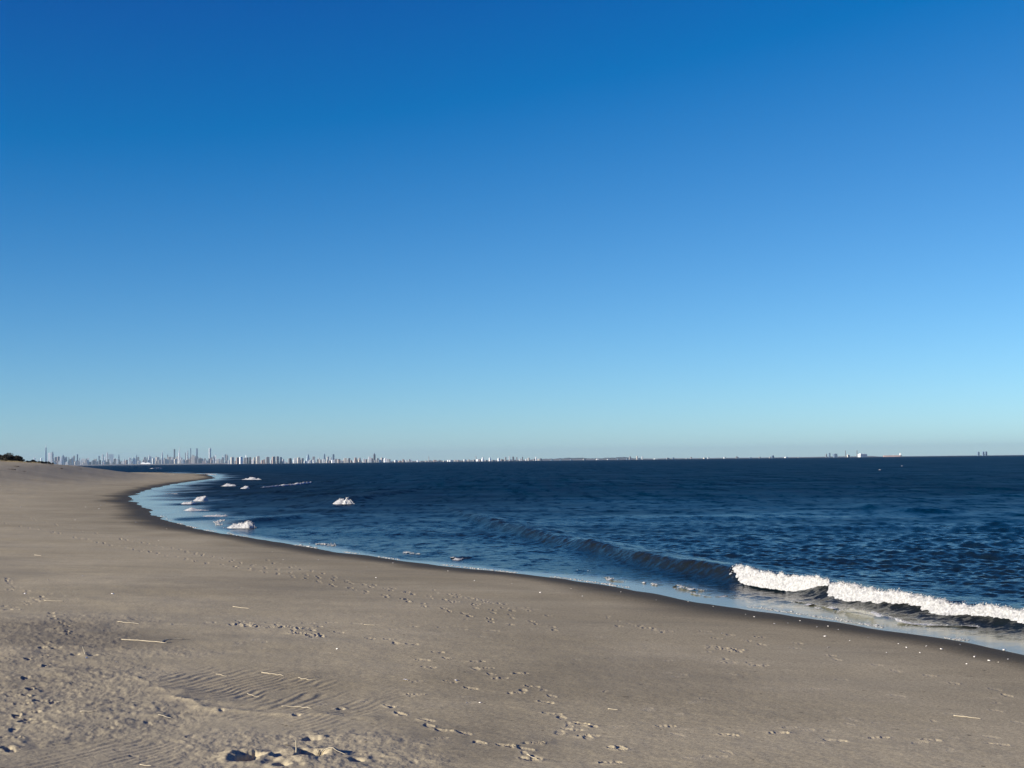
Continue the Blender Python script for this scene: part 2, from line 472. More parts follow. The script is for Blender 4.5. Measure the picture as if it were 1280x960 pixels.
trail([(1, 760), (60, 745), (30, 740), (10, 735)], depth=0.02)
trail([(20, 950), (30, 905), (45, 885), (55, 872), (30, 862), (25, 850), (60, 812), (80, 788), (50, 765)], depth=0.026, jit=0.14, skip=0.3)
trail([(150, 782), (260, 779), (340, 779), (450, 779), (560, 785), (650, 792)], depth=0.014, skip=0.2)
for (px, py, a) in ((515, 805, 1.9), (547, 815, 2), (528, 825, 2.1), (536, 834, 2.1), (597, 827, 1.2), (608, 835, 1.9), (563, 852, 2), (588, 860, 2.2), (650, 842, 1.4), (625, 848, 1.2),
                    (665, 858, 2.1), (645, 866, 1.2), (682, 878, 2.2), (690, 892, 2), (725, 905, 2.1), (715, 912, 1.8), (735, 920, 1.4), (770, 936, 2.2), (762, 953, 1.2), (632, 932, 2.2), (668, 929, 1.3),
                    (660, 948, 2.2), (520, 868, 1.6), (555, 913, 2.2), (20, 870, 1.2), (28, 880, 1.5), (52, 876, 1.3), (38, 890, 1.5), (45, 903, 1.3), (15, 921, 1.5), (60, 809, 1.5), (18, 762, 1.3)):
    p, _ = hit(px, py); stamp(p[0], p[1], a + random.gauss(0, 0.1), 0.024, 0.28, 0.1, 0.85)
# scuffed runs
for (x0, y0, x1, y1, n, dp) in ((290, 780, 345, 783, 26, 0.02), (345, 782, 392, 786, 22, 0.018), (365, 791, 402, 794, 26, 0.02), (540, 738, 610, 752, 20, 0.013), (575, 745, 680, 765, 22, 0.012), (880, 807, 925, 814, 18, 0.016), (900, 826, 960, 832, 8, 0.012), (750, 770, 830, 790, 14, 0.011), (0, 720, 60, 760, 14, 0.016)):
    for k in range(n):
        t = random.random(); p, _ = hit(x0 + (x1 - x0) * t, y0 + (y1 - y0) * t + random.gauss(0, 1.2))
        stamp(p[0], p[1], random.uniform(0, 6), dp * random.uniform(0.5, 1.2), random.uniform(0.1, 0.26), random.uniform(0.05, 0.1), 0.9, False)
# scattered faint marks
for k in range(160):
    px, py = random.uniform(0, 1280), random.uniform(690, 955)
    p, _ = hit(px, py)
    if sdf(np.array([p[0]]), np.array([p[1]]))[0] > 4:
        stamp(p[0], p[1], random.uniform(0, 6), random.uniform(0.003, 0.009), random.uniform(0.1, 0.28), random.uniform(0.05, 0.1), 0.6, False)
# dug holes with spoil heaps
for (px, py, rr, dp) in ((309, 948, 0.15, 0.16), (386, 944, 0.17, 0.17), (349, 957, 0.08, 0.07), (95, 818, 0.09, 0.06), (117, 819, 0.07, 0.05), (8, 936, 0.06, 0.06), (445, 949, 0.08, 0.05), (388, 924, 0.09, 0.05),
                          (370, 895, 0.05, 0.04), (277, 889, 0.05, 0.04), (425, 887, 0.05, 0.035), (52, 809, 0.07, 0.05), (10, 762, 0.09, 0.05), (70, 810, 0.08, 0.05)):
    p, _ = hit(px, py); sl = window(p[0], p[1], rr * 4.5)
    dx, dy = X[sl] - p[0], Y[sl] - p[1]
    d = np.hypot(dx, dy * 0.8) / rr + 0.35 * fbm(X[sl] * 6, Y[sl] * 6, int(px), 3)
    Z[sl] += -dp * 0.75 * sstep(1.2, 0.5, d) + dp * 0.28 * np.exp(-((d - 1.7) / 0.7) ** 2) * (0.7 + 0.7 * vnoise(X[sl] * 4 + 3, Y[sl] * 4, int(px) + 5))
    rough[sl] = np.maximum(rough[sl], 0.9 * sstep(3, 1.5, d))
# wet band
wl = 3.5 + 1.4 * fbm(X * 0.12, Y * 0.12, 51, 3) + 1.8 * sstep(60, 140, RR)
wet = sstep(1.0, 0.2, Sj / np.maximum(wl, 0.6))
wet = np.maximum(wet, 0.28 * sstep(2.6, 0.3, Sj / np.maximum(wl, 0.6) + 0.6 * fbm(X * 0.3, Y * 0.15, 55, 3)))
litter = sstep(0.2, 0.6, Z * 0)
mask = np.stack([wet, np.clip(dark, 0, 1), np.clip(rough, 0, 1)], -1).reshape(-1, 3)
V = np.stack([X, Y, Z], -1).reshape(-1, 3)
Fc = fan_faces(len(rad), len(az))
keep = (Sd.ravel()[Fc] > -60).any(1)
keep &= True
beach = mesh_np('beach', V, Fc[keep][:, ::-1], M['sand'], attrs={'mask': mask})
tag(beach, kind='structure')
SAND_X, SAND_Y, SAND_Z = X, Y, Z
def sand_at(x, y):
    r = math.hypot(x, y); a = math.atan2(x, y)
    i = min(len(rad) - 1, int(np.searchsorted(rad, r))); j = min(NF, int(np.searchsorted(az[:NF], a)))
    return float(SAND_Z[i, j])

# ================================================================== SEA
az2 = azimuths(0.042)
rad2 = np.concatenate([[12, 16], 1 / np.linspace(1 / 19, 1 / 1600, 700), np.geomspace(1700, 60000, 60)])
RR, AA = np.meshgrid(rad2, az2, indexing='ij')
X2, Y2 = RR * np.sin(AA), RR * np.cos(AA)
S2 = sdf(X2, Y2)
dep = np.maximum(-S2, 0)
dr = np.gradient(rad2)[:, None] * np.ones_like(RR)
dr = np.maximum(dr, RR * math.radians(0.042))
amp_near = 0.03 + 0.97 * sstep(1.5, 14, dep)
H = np.zeros_like(X2); unres = np.zeros_like(X2)
NW = 110
wls = np.geomspace(0.3, 13, NW)
rms = 0.2
for i, w in enumerate(wls):
    sl = rms * math.sqrt(2 / NW) * (0.4 if w > 4 else 2.4 if w < 1.1 else 0.6)
    k = 2 * PI / w
    th = math.radians(200) + rng.normal(0, math.radians(42 if w < 2 else 24))   # travelling towards the beach
    ph = rng.uniform(0, 2 * PI)
    wt = sstep(0.7, 2.2, w / dr)
    H += (sl / k) * wt * np.sin(k * (X2 * math.sin(th) + Y2 * math.cos(th)) + ph)
    unres += (1 - wt ** 2) * sl * sl / 2
# choppier in gust patches
gust = 0.8 + 0.45 * fbm(X2 / 26, Y2 / 60, 7, 3)
H *= amp_near * gust
def crest_field(pts_px, zc, heights, wf, wb, wig=0.25, seed=1):
    """adds a ridge along a measured crest; returns its world polyline and heights"""
    P = np.array([flat(px, py, z) for (px, py), z in zip(pts_px, heights)])
    n = 10
    C = catmull(P, n); hh = np.interp(np.linspace(0, len(heights) - 1, len(C)), range(len(heights)), heights)
    add = np.zeros_like(H)
    r = np.hypot(C[:, 0], C[:, 1])
    i0 = np.searchsorted(rad2, r.min() - 8); i1 = np.searchsorted(rad2, r.max() + 12)
    sl = slice(i0, i1)
    xx, yy = X2[sl], Y2[sl]
    best = np.full(xx.shape, 1e9); hb = np.zeros(xx.shape); sg = np.zeros(xx.shape)
    for k in range(len(C) - 1):
        ax, ay = C[k]; bx, by = C[k + 1]; dx, dy = bx - ax, by - ay; l2 = dx * dx + dy * dy + 1e-9
        t = ((xx - ax) * dx + (yy - ay) * dy) / l2; tc = np.clip(t, 0, 1)
        d = np.hypot(xx - ax - tc * dx, yy - ay - tc * dy)
        m = d < best
        best = np.where(m, d, best); hb = np.where(m, hh[k] + (hh[k + 1] - hh[k]) * tc, hb)
        sg = np.where(m, np.sign((xx - ax) * dy - (yy - ay) * dx), sg)
    # left of the crest direction (sg<0) is seaward when walking to the right end
    q = best * np.where(sg > 0, 1, -1)                    # >0 : shoreward
    q = q + wig * fbm(xx * 0.35, yy * 0.35, seed, 3) * 0.4
    prof = np.where(q > 0, np.exp(-(q / wf) ** 2), np.exp(-(q / wb) ** 2))
    add[sl] = hb * prof
    return C, hh, add
C1, h1, a1 = crest_field([(560, 634), (600, 645), (640, 655), (700, 669), (760, 681), (830, 694), (880, 701), (915, 707), (1000, 720), (1045, 729), (1120, 740), (1200, 753), (1290, 766), (1400, 785)], 0.3,
                         [0.1, 0.36, 0.42, 0.42, 0.43, 0.46, 0.5, 0.5, 0.46, 0.46, 0.46, 0.42, 0.4, 0.35], 0.5, 2.0, seed=3)
C2, h2, a2 = crest_field([(820, 727), (880, 736), (940, 743), (1000, 749), (1060, 757), (1120, 767), (1180, 774), (1240, 781)], 0.1, [0.02, 0.07, 0.1, 0.14, 0.16, 0.16, 0.12, 0.05], 0.4, 1.2, seed=5)
C3, h3, a3 = crest_field([(1050, 627), (1090, 630), (1150, 635), (1200, 639)], 0.2, [0.02, 0.3, 0.3, 0.02], 1.2, 4, seed=8)
C4, h4, a4 = crest_field([(1180, 652), (1240, 655), (1330, 658)], 0.2, [0.02, 0.22, 0.22], 1.2, 4, seed=9)
C5, h5, a5 = crest_field([(555, 690), (580, 694), (610, 697)], 0.1, [0.02, 0.14, 0.02], 0.4, 1.2, seed=12)
C6, h6, a6 = crest_field([(330, 606), (385, 601), (415, 601), (450, 603)], 0.3, [0.1, 0.45, 0.5, 0.02], 1.2, 4, seed=14)
C7, h7, a7 = crest_field([(405, 630), (440, 622), (475, 615), (520, 612)], 0.3, [0.1, 0.35, 0.4, 0.02], 1.0, 3, seed=15)
C8, h8, a8 = crest_field([(285, 654), (312, 648), (350, 645), (400, 641)], 0.3, [0.1, 0.28, 0.28, 0.02], 0.8, 2.4, seed=16)
for a_ in (a1, a2, a3, a4, a5, a6, a7, a8): H += a_
shore_var = 0.5 + 0.5 * vnoise(X2 * 0.05, Y2 * 0.05, 77)
H *= sstep(0.0, 5.0, dep) * 0.9 + 0.1 * sstep(0, 1, dep)
unr = np.sqrt(unres) * gust
rgh = 0.17 + 0.35 * sstep(25, 200, RR)
wsw = 2.2 + 2.0 * sstep(52, 30, RR) + 9 * sstep(80, 130, RR)
film = sstep(1.05, 0.15, dep / (wsw * (0.8 + 0.5 * fbm(X2 * 0.16, Y2 * 0.11, 95, 3))))
film *= 1 - 0.5 * sstep(0.1, 0.5, fbm(X2 * 0.3, Y2 * 0.3, 97, 3)) * sstep(0.2, 0.8, dep / wsw)
rgh = rgh * (1 - film) + 0.15 * film
H *= (1 - film)
calm = np.clip(film, 0, 1) * 0.93
turb = sstep(55, 4, dep) * 0.55 + 0.45 * np.clip((a1 * 1.8 + a2 * 5 + a5 * 4 + a6 + a7 * 1.5 + a8 * 2), 0, 1)
Zs = H + 0.004
mask = np.stack([np.clip(turb, 0, 1), rgh, calm], -1).reshape(-1, 3)
V = np.stack([X2, Y2, Zs], -1).reshape(-1, 3)
Fc = fan_faces(len(rad2), len(az2))
keep = (S2.ravel()[Fc] < 3.0).any(1)
sea = mesh_np('sea', V, Fc[keep][:, ::-1], M['sea'], attrs={'mask': mask})
tag(sea, kind='structure')

# ================================================================== BREAKING WAVES (white water)
OCT = np.array([(1, 0, 0), (-1, 0, 0), (0, 1, 0), (0, -1, 0), (0, 0, 1), (0, 0, -1)], float)
OCF = np.array([(0, 2, 4), (2, 1, 4), (1, 3, 4), (3, 0, 4), (2, 0, 5), (1, 2, 5), (3, 1, 5), (0, 3, 5)])
def sea_z(x, y):
    i = np.clip(np.searchsorted(rad2, np.hypot(x, y)), 0, len(rad2) - 1); a = np.arctan2(x, y)
    j = np.clip(np.searchsorted(az2[:int((az2 < math.radians(25.9)).sum())], a), 0, len(az2) - 1)
    return Zs[i, j]
def foam_roller(name, px_pts, hts, widths, label, group=None, du=0.03, spray=1500, drop=0.022, sc=1.0, rag=1.0, seed=1, base=0.0, side=1, lacy=-9, shift=0.0, yb=None):
    """white water tumbling down the shoreward face of a crest; px_pts follow its top edge from one end to the other"""
    if yb:                                                # foot line and height measured separately
        P = np.array([flat(px, yb, 0) for px, py in px_pts])
        hts = [max(0.06, (yb - py) * p[1] / F_PX) for (px, py), p in zip(px_pts, P)]
        sc = 1.0
    else:
        P = np.array([flat(px, py, h) for (px, py), h in zip(px_pts, hts)])
    C = catmull(P, 16)
    seg = np.hypot(*np.diff(C, axis=0).T); cs = np.concatenate([[0], np.cumsum(seg)])
    n = max(24, int(cs[-1] / du)); n = min(n, 1800)
    d = np.linspace(0, cs[-1], n)
    cx, cy = np.interp(d, cs, C[:, 0]), np.interp(d, cs, C[:, 1])
    tx, ty = np.gradient(cx), np.gradient(cy); l = np.hypot(tx, ty); tx /= l; ty /= l
    mid_ = n // 2                                         # the face looks towards the beach
    g1_, g2_ = sdf(np.array([cx[mid_] + ty[mid_] * 1.5, cx[mid_] - ty[mid_] * 1.5]), np.array([cy[mid_] - tx[mid_] * 1.5, cy[mid_] + tx[mid_] * 1.5]))
    side = 1 if g1_ >= g2_ else -1
    nx, ny = ty * side, -tx * side
    cx = cx + nx * shift; cy = cy + ny * shift
    fr = np.linspace(0, len(hts) - 1, n)
    drop = drop * 0.28; spray = int(spray * 0.6)
    if np.hypot(P[:, 0], P[:, 1]).min() > 70: rag *= 0.3; spray = spray // 3
    else: rag *= 0.62
    if yb: rag *= 1.9; spray = spray * 4
    hh = np.interp(fr, range(len(hts)), hts) * sc; hh = np.maximum(hh, sea_z(cx - nx * shift, cy - ny * shift) + 0.05) if (shift > 0) else hh; ww = np.interp(fr, range(len(widths)), widths) * (0.55 if yb or rag < 0.4 else 1.0)
    u = np.linspace(0, 1, n)
    taper = np.sqrt(sstep(0, 0.06, u) * sstep(1, 0.95, u)) if not yb else sstep(0, 0.35, u) * sstep(1, 0.84, u)
    vary = 0.8 + 0.35 * vnoise(d * 0.8, d * 0 + seed, seed) + 0.25 * vnoise(d * 2.7, d * 0 + seed, seed + 1)
    if shift > 0: vary = 0.93 + 0.55 * np.maximum(vary - 0.85, 0) + 0.07 * vnoise(d * 6, d * 0 + seed, seed + 5)
    if yb and max(hts) > 0.35 and yb > 628 and yb != 630: vary = 0.85 + 0.22 * vnoise(d * 1.6, d * 0 + seed, seed + 6) + 0.15 * vnoise(d * 4.5, d * 0, seed + 7)
    elif yb: vary = np.clip(0.72 + 0.75 * vnoise(d * 1.1, d * 0 + seed, seed + 6) + 0.35 * vnoise(d * 3.1, d * 0, seed + 7), 0.08, 1.15)
    m = 34
    v = np.linspace(0, 1, m)
    # section: from behind the crest, over the lip, down the front to the foot
    qx = np.interp(v, [0, .15, .3, .45, .65, .85, 1], [-.5, -.25, -.05, .15, .45, .8, 1.05])
    qz = np.interp(v, [0, .15, .3, .45, .65, .85, 1], [.3, .85, 1.05, .98, .7, .36, .16 if not (yb or rag < 0.4) else -.05])
    A, B = np.meshgrid(np.arange(n), np.arange(m), indexing='ij')
    off = qx[B] * (ww * (0.55 + 0.45 * vary))[A] * (0.35 + 0.65 * taper[A])
    z = qz[B] * (hh * vary)[A] * (0.15 + 0.85 * taper[A]) - 0.05 * (1 - taper[A])
    x = cx[A] + nx[A] * off; y = cy[A] + ny[A] * off
    arc = v[B] * (hh + ww)[A] * 1.1
    s1 = fbm(d[A] * 4.5, arc * 2.4, seed + 20, 4, 0.6); s2 = fbm(d[A] * 16, arc * 8, seed + 30, 3, 0.6)
    k = rag * (0.11 * hh[A] * s1 + 0.08 * hh[A] * s2) * (0.35 + 0.65 * np.sin(PI * np.clip(v[B] * 0.9 + 0.05, 0, 1)))
    k = np.maximum(k, -0.025 * rag)
    x += nx[A] * k * 0.9; y += ny[A] * k * 0.9; z += k * 0.9
    x += tx[A] * 0.06 * hh[A] * fbm(d[A] * 7 + 40, arc * 7, seed + 50, 2); 
    V = np.stack([x, y, z + base], -1).reshape(-1, 3)
    i, j = np.meshgrid(np.arange(n - 1), np.arange(m - 1), indexing='ij')
    a = (i * m + j).ravel()
    F = np.stack([a, a + m, a + m + 1, a + 1], -1)
    # holes: thinner lace near the foot
    lace = (fbm(d[A] * 3.2, arc * 5, seed + 70, 3) + 1.1 * (1 - v[B]) * 1.2).ravel()
    keep = lace[F].mean(1) > lacy
    F = F[keep]
    T = np.vstack([F[:, [0, 1, 2]], F[:, [0, 2, 3]]])
    if side > 0: T = T[:, ::-1]
    # thrown drops and froth lumps
    r = np.random.default_rng(seed)
    ii = r.integers(0, n, spray); jj = np.clip(r.normal(0.28, 0.14, spray), 0, 1)
    jm = (jj * (m - 1)).astype(int)
    bp = np.stack([x[ii, jm], y[ii, jm], z[ii, jm] + base], -1)
    up = np.abs(r.normal(0, 0.045, spray)) * hh[ii] * np.where(jj < 0.5, 1.0, 0.35) * taper[ii]
    bp[:, 2] += up; bp[:, 0] += r.normal(0, 0.05, spray); bp[:, 1] += r.normal(0, 0.05, spray)
    sz = drop * r.lognormal(0, 0.55, spray) * np.clip(1.2 - up / (hh[ii] * 0.5 + 1e-6), 0.35, 1.2)
    rot = r.normal(0, 1, (spray, 1, 3)) * 0.25
    BV = (bp[:, None, :] + (OCT[None] * (1 + rot)) * sz[:, None, None]).reshape(-1, 3)
    BF = (OCF[None] + (np.arange(spray) * 6)[:, None, None] + len(V)).reshape(-1, 3)
    o = mesh_np(name, np.vstack([V, BV]), np.vstack([T, BF]), M['foam'])
    tag(o, label, 'breaking wave', group)
    return o
WG = 'white breakers along the shore'
foam_roller('breaking_wave', [(919, 705), (930, 706), (962, 714), (1000, 720), (1050, 727)], [0.56, 0.57, 0.54, 0.51, 0.47], [0.3, 0.3, 0.24, 0.2, 0.16],
            'white foaming breaker starting at the dark unbroken wave face, second from the right edge', WG, spray=2600, seed=3, shift=0.2)
foam_roller('breaking_wave', [(1043, 725), (1055, 727), (1100, 735), (1150, 743), (1200, 752), (1250, 758.5), (1300, 766), (1360, 778)], [0.5, 0.54, 0.5, 0.46, 0.44, 0.42, 0.4, 0.36], [0.25, 0.34, 0.36, 0.3, 0.3, 0.3, 0.3, 0.3],
            'longest and whitest foaming breaker, running out of the right edge', WG, spray=5200, seed=5, shift=0.16)
foam_roller('breaking_wave', [(985, 750), (1030, 756), (1080, 763), (1130, 771), (1190, 777), (1240, 783)], [0.04, 0.1, 0.16, 0.17, 0.13, 0.04], [0.15, 0.25, 0.3, 0.3, 0.25, 0.15],
            'thin low foam line between the big white breaker and the wet sand', WG, spray=900, drop=0.014, seed=7, sc=0.8, lacy=0.95)
foam_roller('breaking_wave', [(845, 730), (860, 731), (882, 737)], [0.1, 0.17, 0.06], [0.2, 0.32, 0.15],
            'small white foam patch left of and below the start of the big breaker', WG, spray=400, drop=0.016, seed=9, sc=0.8, lacy=0.95)
foam_roller('breaking_wave', [(860, 740), (885, 743), (912, 744)], [0.03, 0.08, 0.03], [0.08, 0.12, 0.08],
            'thin white foam thread just below the small foam patch by the wet sand', WG, spray=160, drop=0.012, seed=10, sc=0.8, lacy=0.95)
foam_roller('breaking_wave', [(280, 657.5), (288, 654), (298, 651), (308, 650.3), (320, 652.5)], [0.12, 0.38, 0.42, 0.3, 0.1], [0.4, 0.9, 0.9, 0.8, 0.4],
            'plump misty white breaker near the inner bend of the beach, left of the others', WG, du=0.06, spray=900, drop=0.035, seed=12, yb=660)
foam_roller('breaking_wave', [(410, 629.2), (418, 627.4), (427, 624), (436, 621.4), (443, 622)], [0.15, 0.5, 0.55, 0.4, 0.1], [0.7, 1.4, 1.3, 1.0, 0.6],
            'isolated white breaker far out on the open blue water, tilted up to the right', WG, du=0.08, spray=700, drop=0.04, seed=14, yb=630.5)
foam_roller('breaking_wave', [(322, 608), (345, 605.5), (365, 603.5), (383, 601.5), (392, 602)], [0.2, 0.4, 0.45, 0.5, 0.2], [1.0, 1.8, 1.8, 1.6, 0.8],
            'long thin white breaker off the spit, sloping up to the right', WG, du=0.15, spray=900, drop=0.06, seed=16, sc=0.62, lacy=0.4)
foam_roller('breaking_wave', [(302, 597.8), (315, 597), (326, 597.5)], [0.2, 0.4, 0.4], [1, 2.4, 1.4],
            'short white breaker just off the tip of the spit', WG, du=0.2, spray=500, drop=0.07, seed=18, yb=599.5)
foam_roller('breaking_wave', [(277, 605.5), (287, 604.5), (296, 606)], [0.15, 0.35, 0.15], [1, 2, 1],
            'ragged little white breaker in the pale shallows below the spit tip', WG, du=0.15, spray=400, drop=0.06, seed=20, yb=607.6)
foam_roller('breaking_wave', [(299, 610), (305, 608), (312, 608.5)], [0.1, 0.3, 0.1], [0.8, 1.6, 1],
            'tiny white breaker to the right of the ragged one below the spit', WG, du=0.15, spray=250, drop=0.05, seed=22, yb=611)
foam_roller('breaking_wave', [(241, 625), (247, 622.3), (253, 621.2), (260, 621.4)], [0.2, 0.4, 0.4, 0.3], [0.8, 1.6, 1.4, 1.2],
            'uppermost round white breaker of the cluster in the inner bend', WG, du=0.1, spray=300, drop=0.045, seed=24, yb=626)
foam_roller('breaking_wave', [(225, 628.5), (234, 626), (245, 628)], [0.15, 0.4, 0.2], [0.8, 1.4, 1.0],
            'leftmost white breaker of the cluster in the inner bend', WG, du=0.1, spray=300, drop=0.045, seed=26, yb=630)
foam_roller('breaking_wave', [(227, 635.6), (238, 635.2), (250, 634.6), (264, 634.4)], [0.08, 0.25, 0.25, 0.12], [0.6, 1.0, 1.2, 0.8],
            'middle streaky white breaker of the cluster in the inner bend', WG, du=0.1, spray=300, drop=0.04, seed=28, yb=638)
foam_roller('breaking_wave', [(249, 643.2), (266, 642.7), (286, 642.6)], [0.1, 0.25, 0.12], [0.6, 1.2, 0.8],
            'lowest white breaker of the cluster in the inner bend, a flat streak', WG, du=0.1, spray=300, drop=0.04, seed=30, yb=645.3)
foam_roller('breaking_wave', [(205, 617), (215, 616), (222, 617)], [0.05, 0.12, 0.05], [0.6, 1.0, 0.6],
            'faint foam wisp in the shallows nearest the curved beach edge', WG, du=0.12, spray=120, drop=0.035, seed=32, sc=0.62, lacy=0.4)
foam_roller('breaking_wave', [(283, 665), (300, 669), (318, 671)], [0.04, 0.08, 0.04], [0.15, 0.25, 0.15],
            'thin foam lip on the beach below the plump misty breaker', WG, du=0.06, spray=220, drop=0.022, seed=34, sc=0.8, lacy=0.95)
foam_roller('breaking_wave', [(246, 591.7), (256, 591), (263, 591.6), (271, 593)], [0.3, 0.55, 0.5, 0.3], [1, 1.5, 1.5, 1],
            'row of white surf showing over the far edge of the sand spit', WG, du=0.3, spray=400, drop=0.12, seed=36, sc=0.5, lacy=0.4)
foam_roller('breaking_wave', [(187, 585.3), (194, 584.7), (203, 585)], [0.5, 0.9, 0.5], [2, 3, 2],
            'smallest far streak of surf behind the left part of the spit', WG, du=0.6, spray=200, drop=0.2, seed=38)
foam_roller('breaking_wave', [(505, 689), (515, 689.5), (524, 691)], [0.03, 0.09, 0.03], [0.1, 0.18, 0.1],
            'tiny white foam fleck above the pale swash in the middle of the shore', WG, du=0.05, spray=160, drop=0.018, seed=40, sc=0.8, lacy=0.95)
foam_roller('breaking_wave', [(562, 696), (572, 697), (582, 697.5)], [0.03, 0.1, 0.03], [0.1, 0.2, 0.1],
            'small foam fleck under the short dark wavelet in the middle of the shore', WG, du=0.05, spray=160, drop=0.018, seed=42, sc=0.8, lacy=0.95)
foam_roller('breaking_wave', [(755, 721), (770, 723), (790, 726.5)], [0.03, 0.1, 0.03], [0.1, 0.18, 0.1],
            'little foam line above the pale swash, left of the small foam patch', WG, du=0.04, spray=200, drop=0.015, seed=44, sc=0.8, lacy=0.95)
for (px, py, lb) in ((1100, 587, 'small white fleck of a whitecap, the lower left of the two under the far ship'), (1127.5, 582.3, 'tiny white fleck of a whitecap, the upper right of the two under the far ship')):
    o = foam_roller('whitecap', [(px - 1.2, py), (px, py - .2), (px + 1.2, py)], [0.06, 0.14, 0.06], [0.4, 0.6, 0.4], lb, 'whitecaps on the open sea', du=0.15, spray=60, drop=0.08, seed=int(px))
    o['category'] = 'whitecap'

# ================================================================== THINGS LYING ON THE SAND
def reed(px_pts, label, rad0=0.009, lift=0.012, group='dry reeds on the sand', stand=None):
    P = [hit(*p)[0] for p in px_pts]
    C = catmull([p[:2] for p in P], 5)
    pts = []
    for i, (x, y) in enumerate(C):
        pts.append((x, y, sand_at(x, y) + lift * 0.8 + 0.002 * math.sin(i * 1.7)))
    if stand:                                              # leaning out of the sand
        b = np.array([*P[0][:2], sand_at(P[0][0], P[0][1]) - 0.05]); dx, dz = stand
        pts = [tuple(b + np.array([dx * t, 0.02 * math.sin(3 * t), (dz + 0.05) * t])) for t in np.linspace(0, 1, 6)]
    o0 = np.array(pts[0])
    mb = MB(); n = len(pts)
    mb.tube([tuple(np.array(p) - o0) for p in pts], [0.75 * rad0 * (1 - 0.55 * i / n) for i in range(n)], 6)
    o = mb.build('dry_reed', M['reed'], smooth=True); o.location = o0
    return tag(o, label, 'reed', group)
reed([(152, 799), (178, 801), (204, 803.5), (214, 803)], 'longest straight straw coloured reed lying alone on smooth sand', 0.013)
reed([(202, 803), (209, 799.5), (230, 799)], 'short bent reed crossing the end of the longest reed', 0.011)
reed([(291, 758.5), (312, 761)], 'short pale reed furthest up the smooth sand, above the scuffed patch', 0.010)
reed([(147, 778), (160, 779), (174, 780.5)], 'thin reed above and left of the longest reed', 0.009)
reed([(327, 841), (340, 843), (355, 845)], 'curved pale reed on the upper edge of the ripple field', 0.010)
reed([(373, 848), (385, 850), (397, 850)], 'lower of two crossed reeds at the right of the ripple field', 0.009)
reed([(384, 850), (397, 846)], 'upper of two crossed reeds at the right of the ripple field', 0.007)
reed([(270, 843), (284, 846)], 'thin reed at the upper left of the ripple field', 0.007)
reed([(352, 884), (370, 884.5), (390, 887)], 'straight reed on the lower edge of the ripple field', 0.009)
reed([(309, 868), (324, 872)], 'small reed within the middle of the ripple field', 0.007)
reed([(396, 940), (412, 942), (433, 943.5)], 'long reed just right of the larger dug hole', 0.009)
reed([(175, 956.5), (190, 958)], 'reed cut by the bottom edge near the rippled corner', 0.010)
reed([(198, 895.5), (215, 897)], 'reed on a low sand ridge left of the ripple field', 0.009)
reed([(100, 892.5), (117, 893)], 'thin reed among the boot prints at the left', 0.008)
reed([(107, 819), (104, 812)], 'short reed stub standing upright in churned sand at the left', 0.012, stand=(-0.06, 0.14))
reed([(370, 944), (369, 933)], 'stub of wood standing up at the rim of the larger dug hole', 0.016, stand=(0.0, 0.15))
reed([(1192, 895), (1208, 896.5), (1226, 899)], 'pale reed lying far right on the smooth sand', 0.011)
reed([(760, 887), (773, 888)], 'short pale reed alone right of the main footprint trail', 0.010)
reed([(659, 944), (671, 948)], 'pale reed at the bottom beside the footprint trail', 0.011)
reed([(55, 751), (80, 752)], 'pale reed lying at the upper left edge of the dark sand', 0.009)
reed([(43, 694), (52, 694.5)], 'short pale reed far up the smooth sand at the left', 0.016)
reed([(455, 781), (470, 782)], 'thin reed between the faint prints above the main trail', 0.007)

# shells: a ribbed half dome, copied
def shell_mesh():
    V = []; F = []
    na, nr = 18, 5
    for i in range(nr + 1):
        t = i / nr
        for k in range(na):
            a = -1.25 + 2.5 * k / (na - 1)
            r = t * (1 + 0.04 * (k % 2))
            V.append((r * math.sin(a), r * math.cos(a) - 0.5, 0.34 * math.sin(PI * min(1, 0.15 + 0.62 * (1 - t))) * (1 + 0.1 * (k % 2)) - 0.1))
    for i in range(nr):
        for k in range(na - 1):
            F.append((i * na + k, (i + 1) * na + k, (i + 1) * na + k + 1, i * na + k + 1))
    n0 = len(V)
    V += [(x, y, -0.12) for (x, y, z) in V[nr * na:(nr + 1) * na]]
    for k in range(na - 1): F.append((nr * na + k, n0 + k, n0 + k + 1, nr * na + k + 1))
    me = bpy.data.meshes.new('shell'); me.from_pydata(V, [], F); me.materials.append(M['shell'])
    me.polygons.foreach_set('use_smooth', np.ones(len(F), bool)); me.update()
    return me
SHELL = shell_mesh()
shell_proto = None
def shell(px, py, size, label, group):
    global shell_proto
    p, t = hit(px, py)
    o = bpy.data.objects.new('shell', SHELL) if shell_proto is None else shell_proto.copy()
    shell_proto = shell_proto or o
    COL.objects.link(o)
    sz = 0.82 * size * t / F_PX
    o.location = (p[0], p[1], sand_at(p[0], p[1]) + 0.15 * sz * 0.5)
    o.rotation_euler = (random.uniform(-.35, .35), random.uniform(-.35, .35), random.uniform(0, 6.28))
    o.scale = (sz * 0.55, sz * 0.55, sz * 0.75)
    tag(o, label, 'shell', group)
G1 = 'white shells on the dark wet sand at right'
for (px, py, sz) in ((1021, 784, 3), (1031, 795.6, 4), (1035.5, 809.6, 4), (1133, 809.6, 3.5), (1158, 808, 3.5), (1177, 811.6, 4), (1218, 821, 4.5), (1236, 825.7, 4.5), (891, 758, 2.5), (902, 792, 3), (1123, 805, 2.6), (1062, 801, 2.4), (1200, 806, 2.4), (1247, 828, 3), (1208, 830, 3), (943, 771, 2.3), (985, 779, 2.3), (1085, 797, 2.3), (1150, 816, 2.4), (1260, 824, 2.5), (1048, 787, 2), (860, 752, 2.2), (1108, 816, 2.5), (1000, 776, 2.2), (932, 768, 2)):
    shell(px, py, sz, 'small white shell speck on the dark wet sand below the big breaker', G1)
shell(1255, 812.6, 6, 'largest white shell on the wet sand, alone near the right edge', G1)
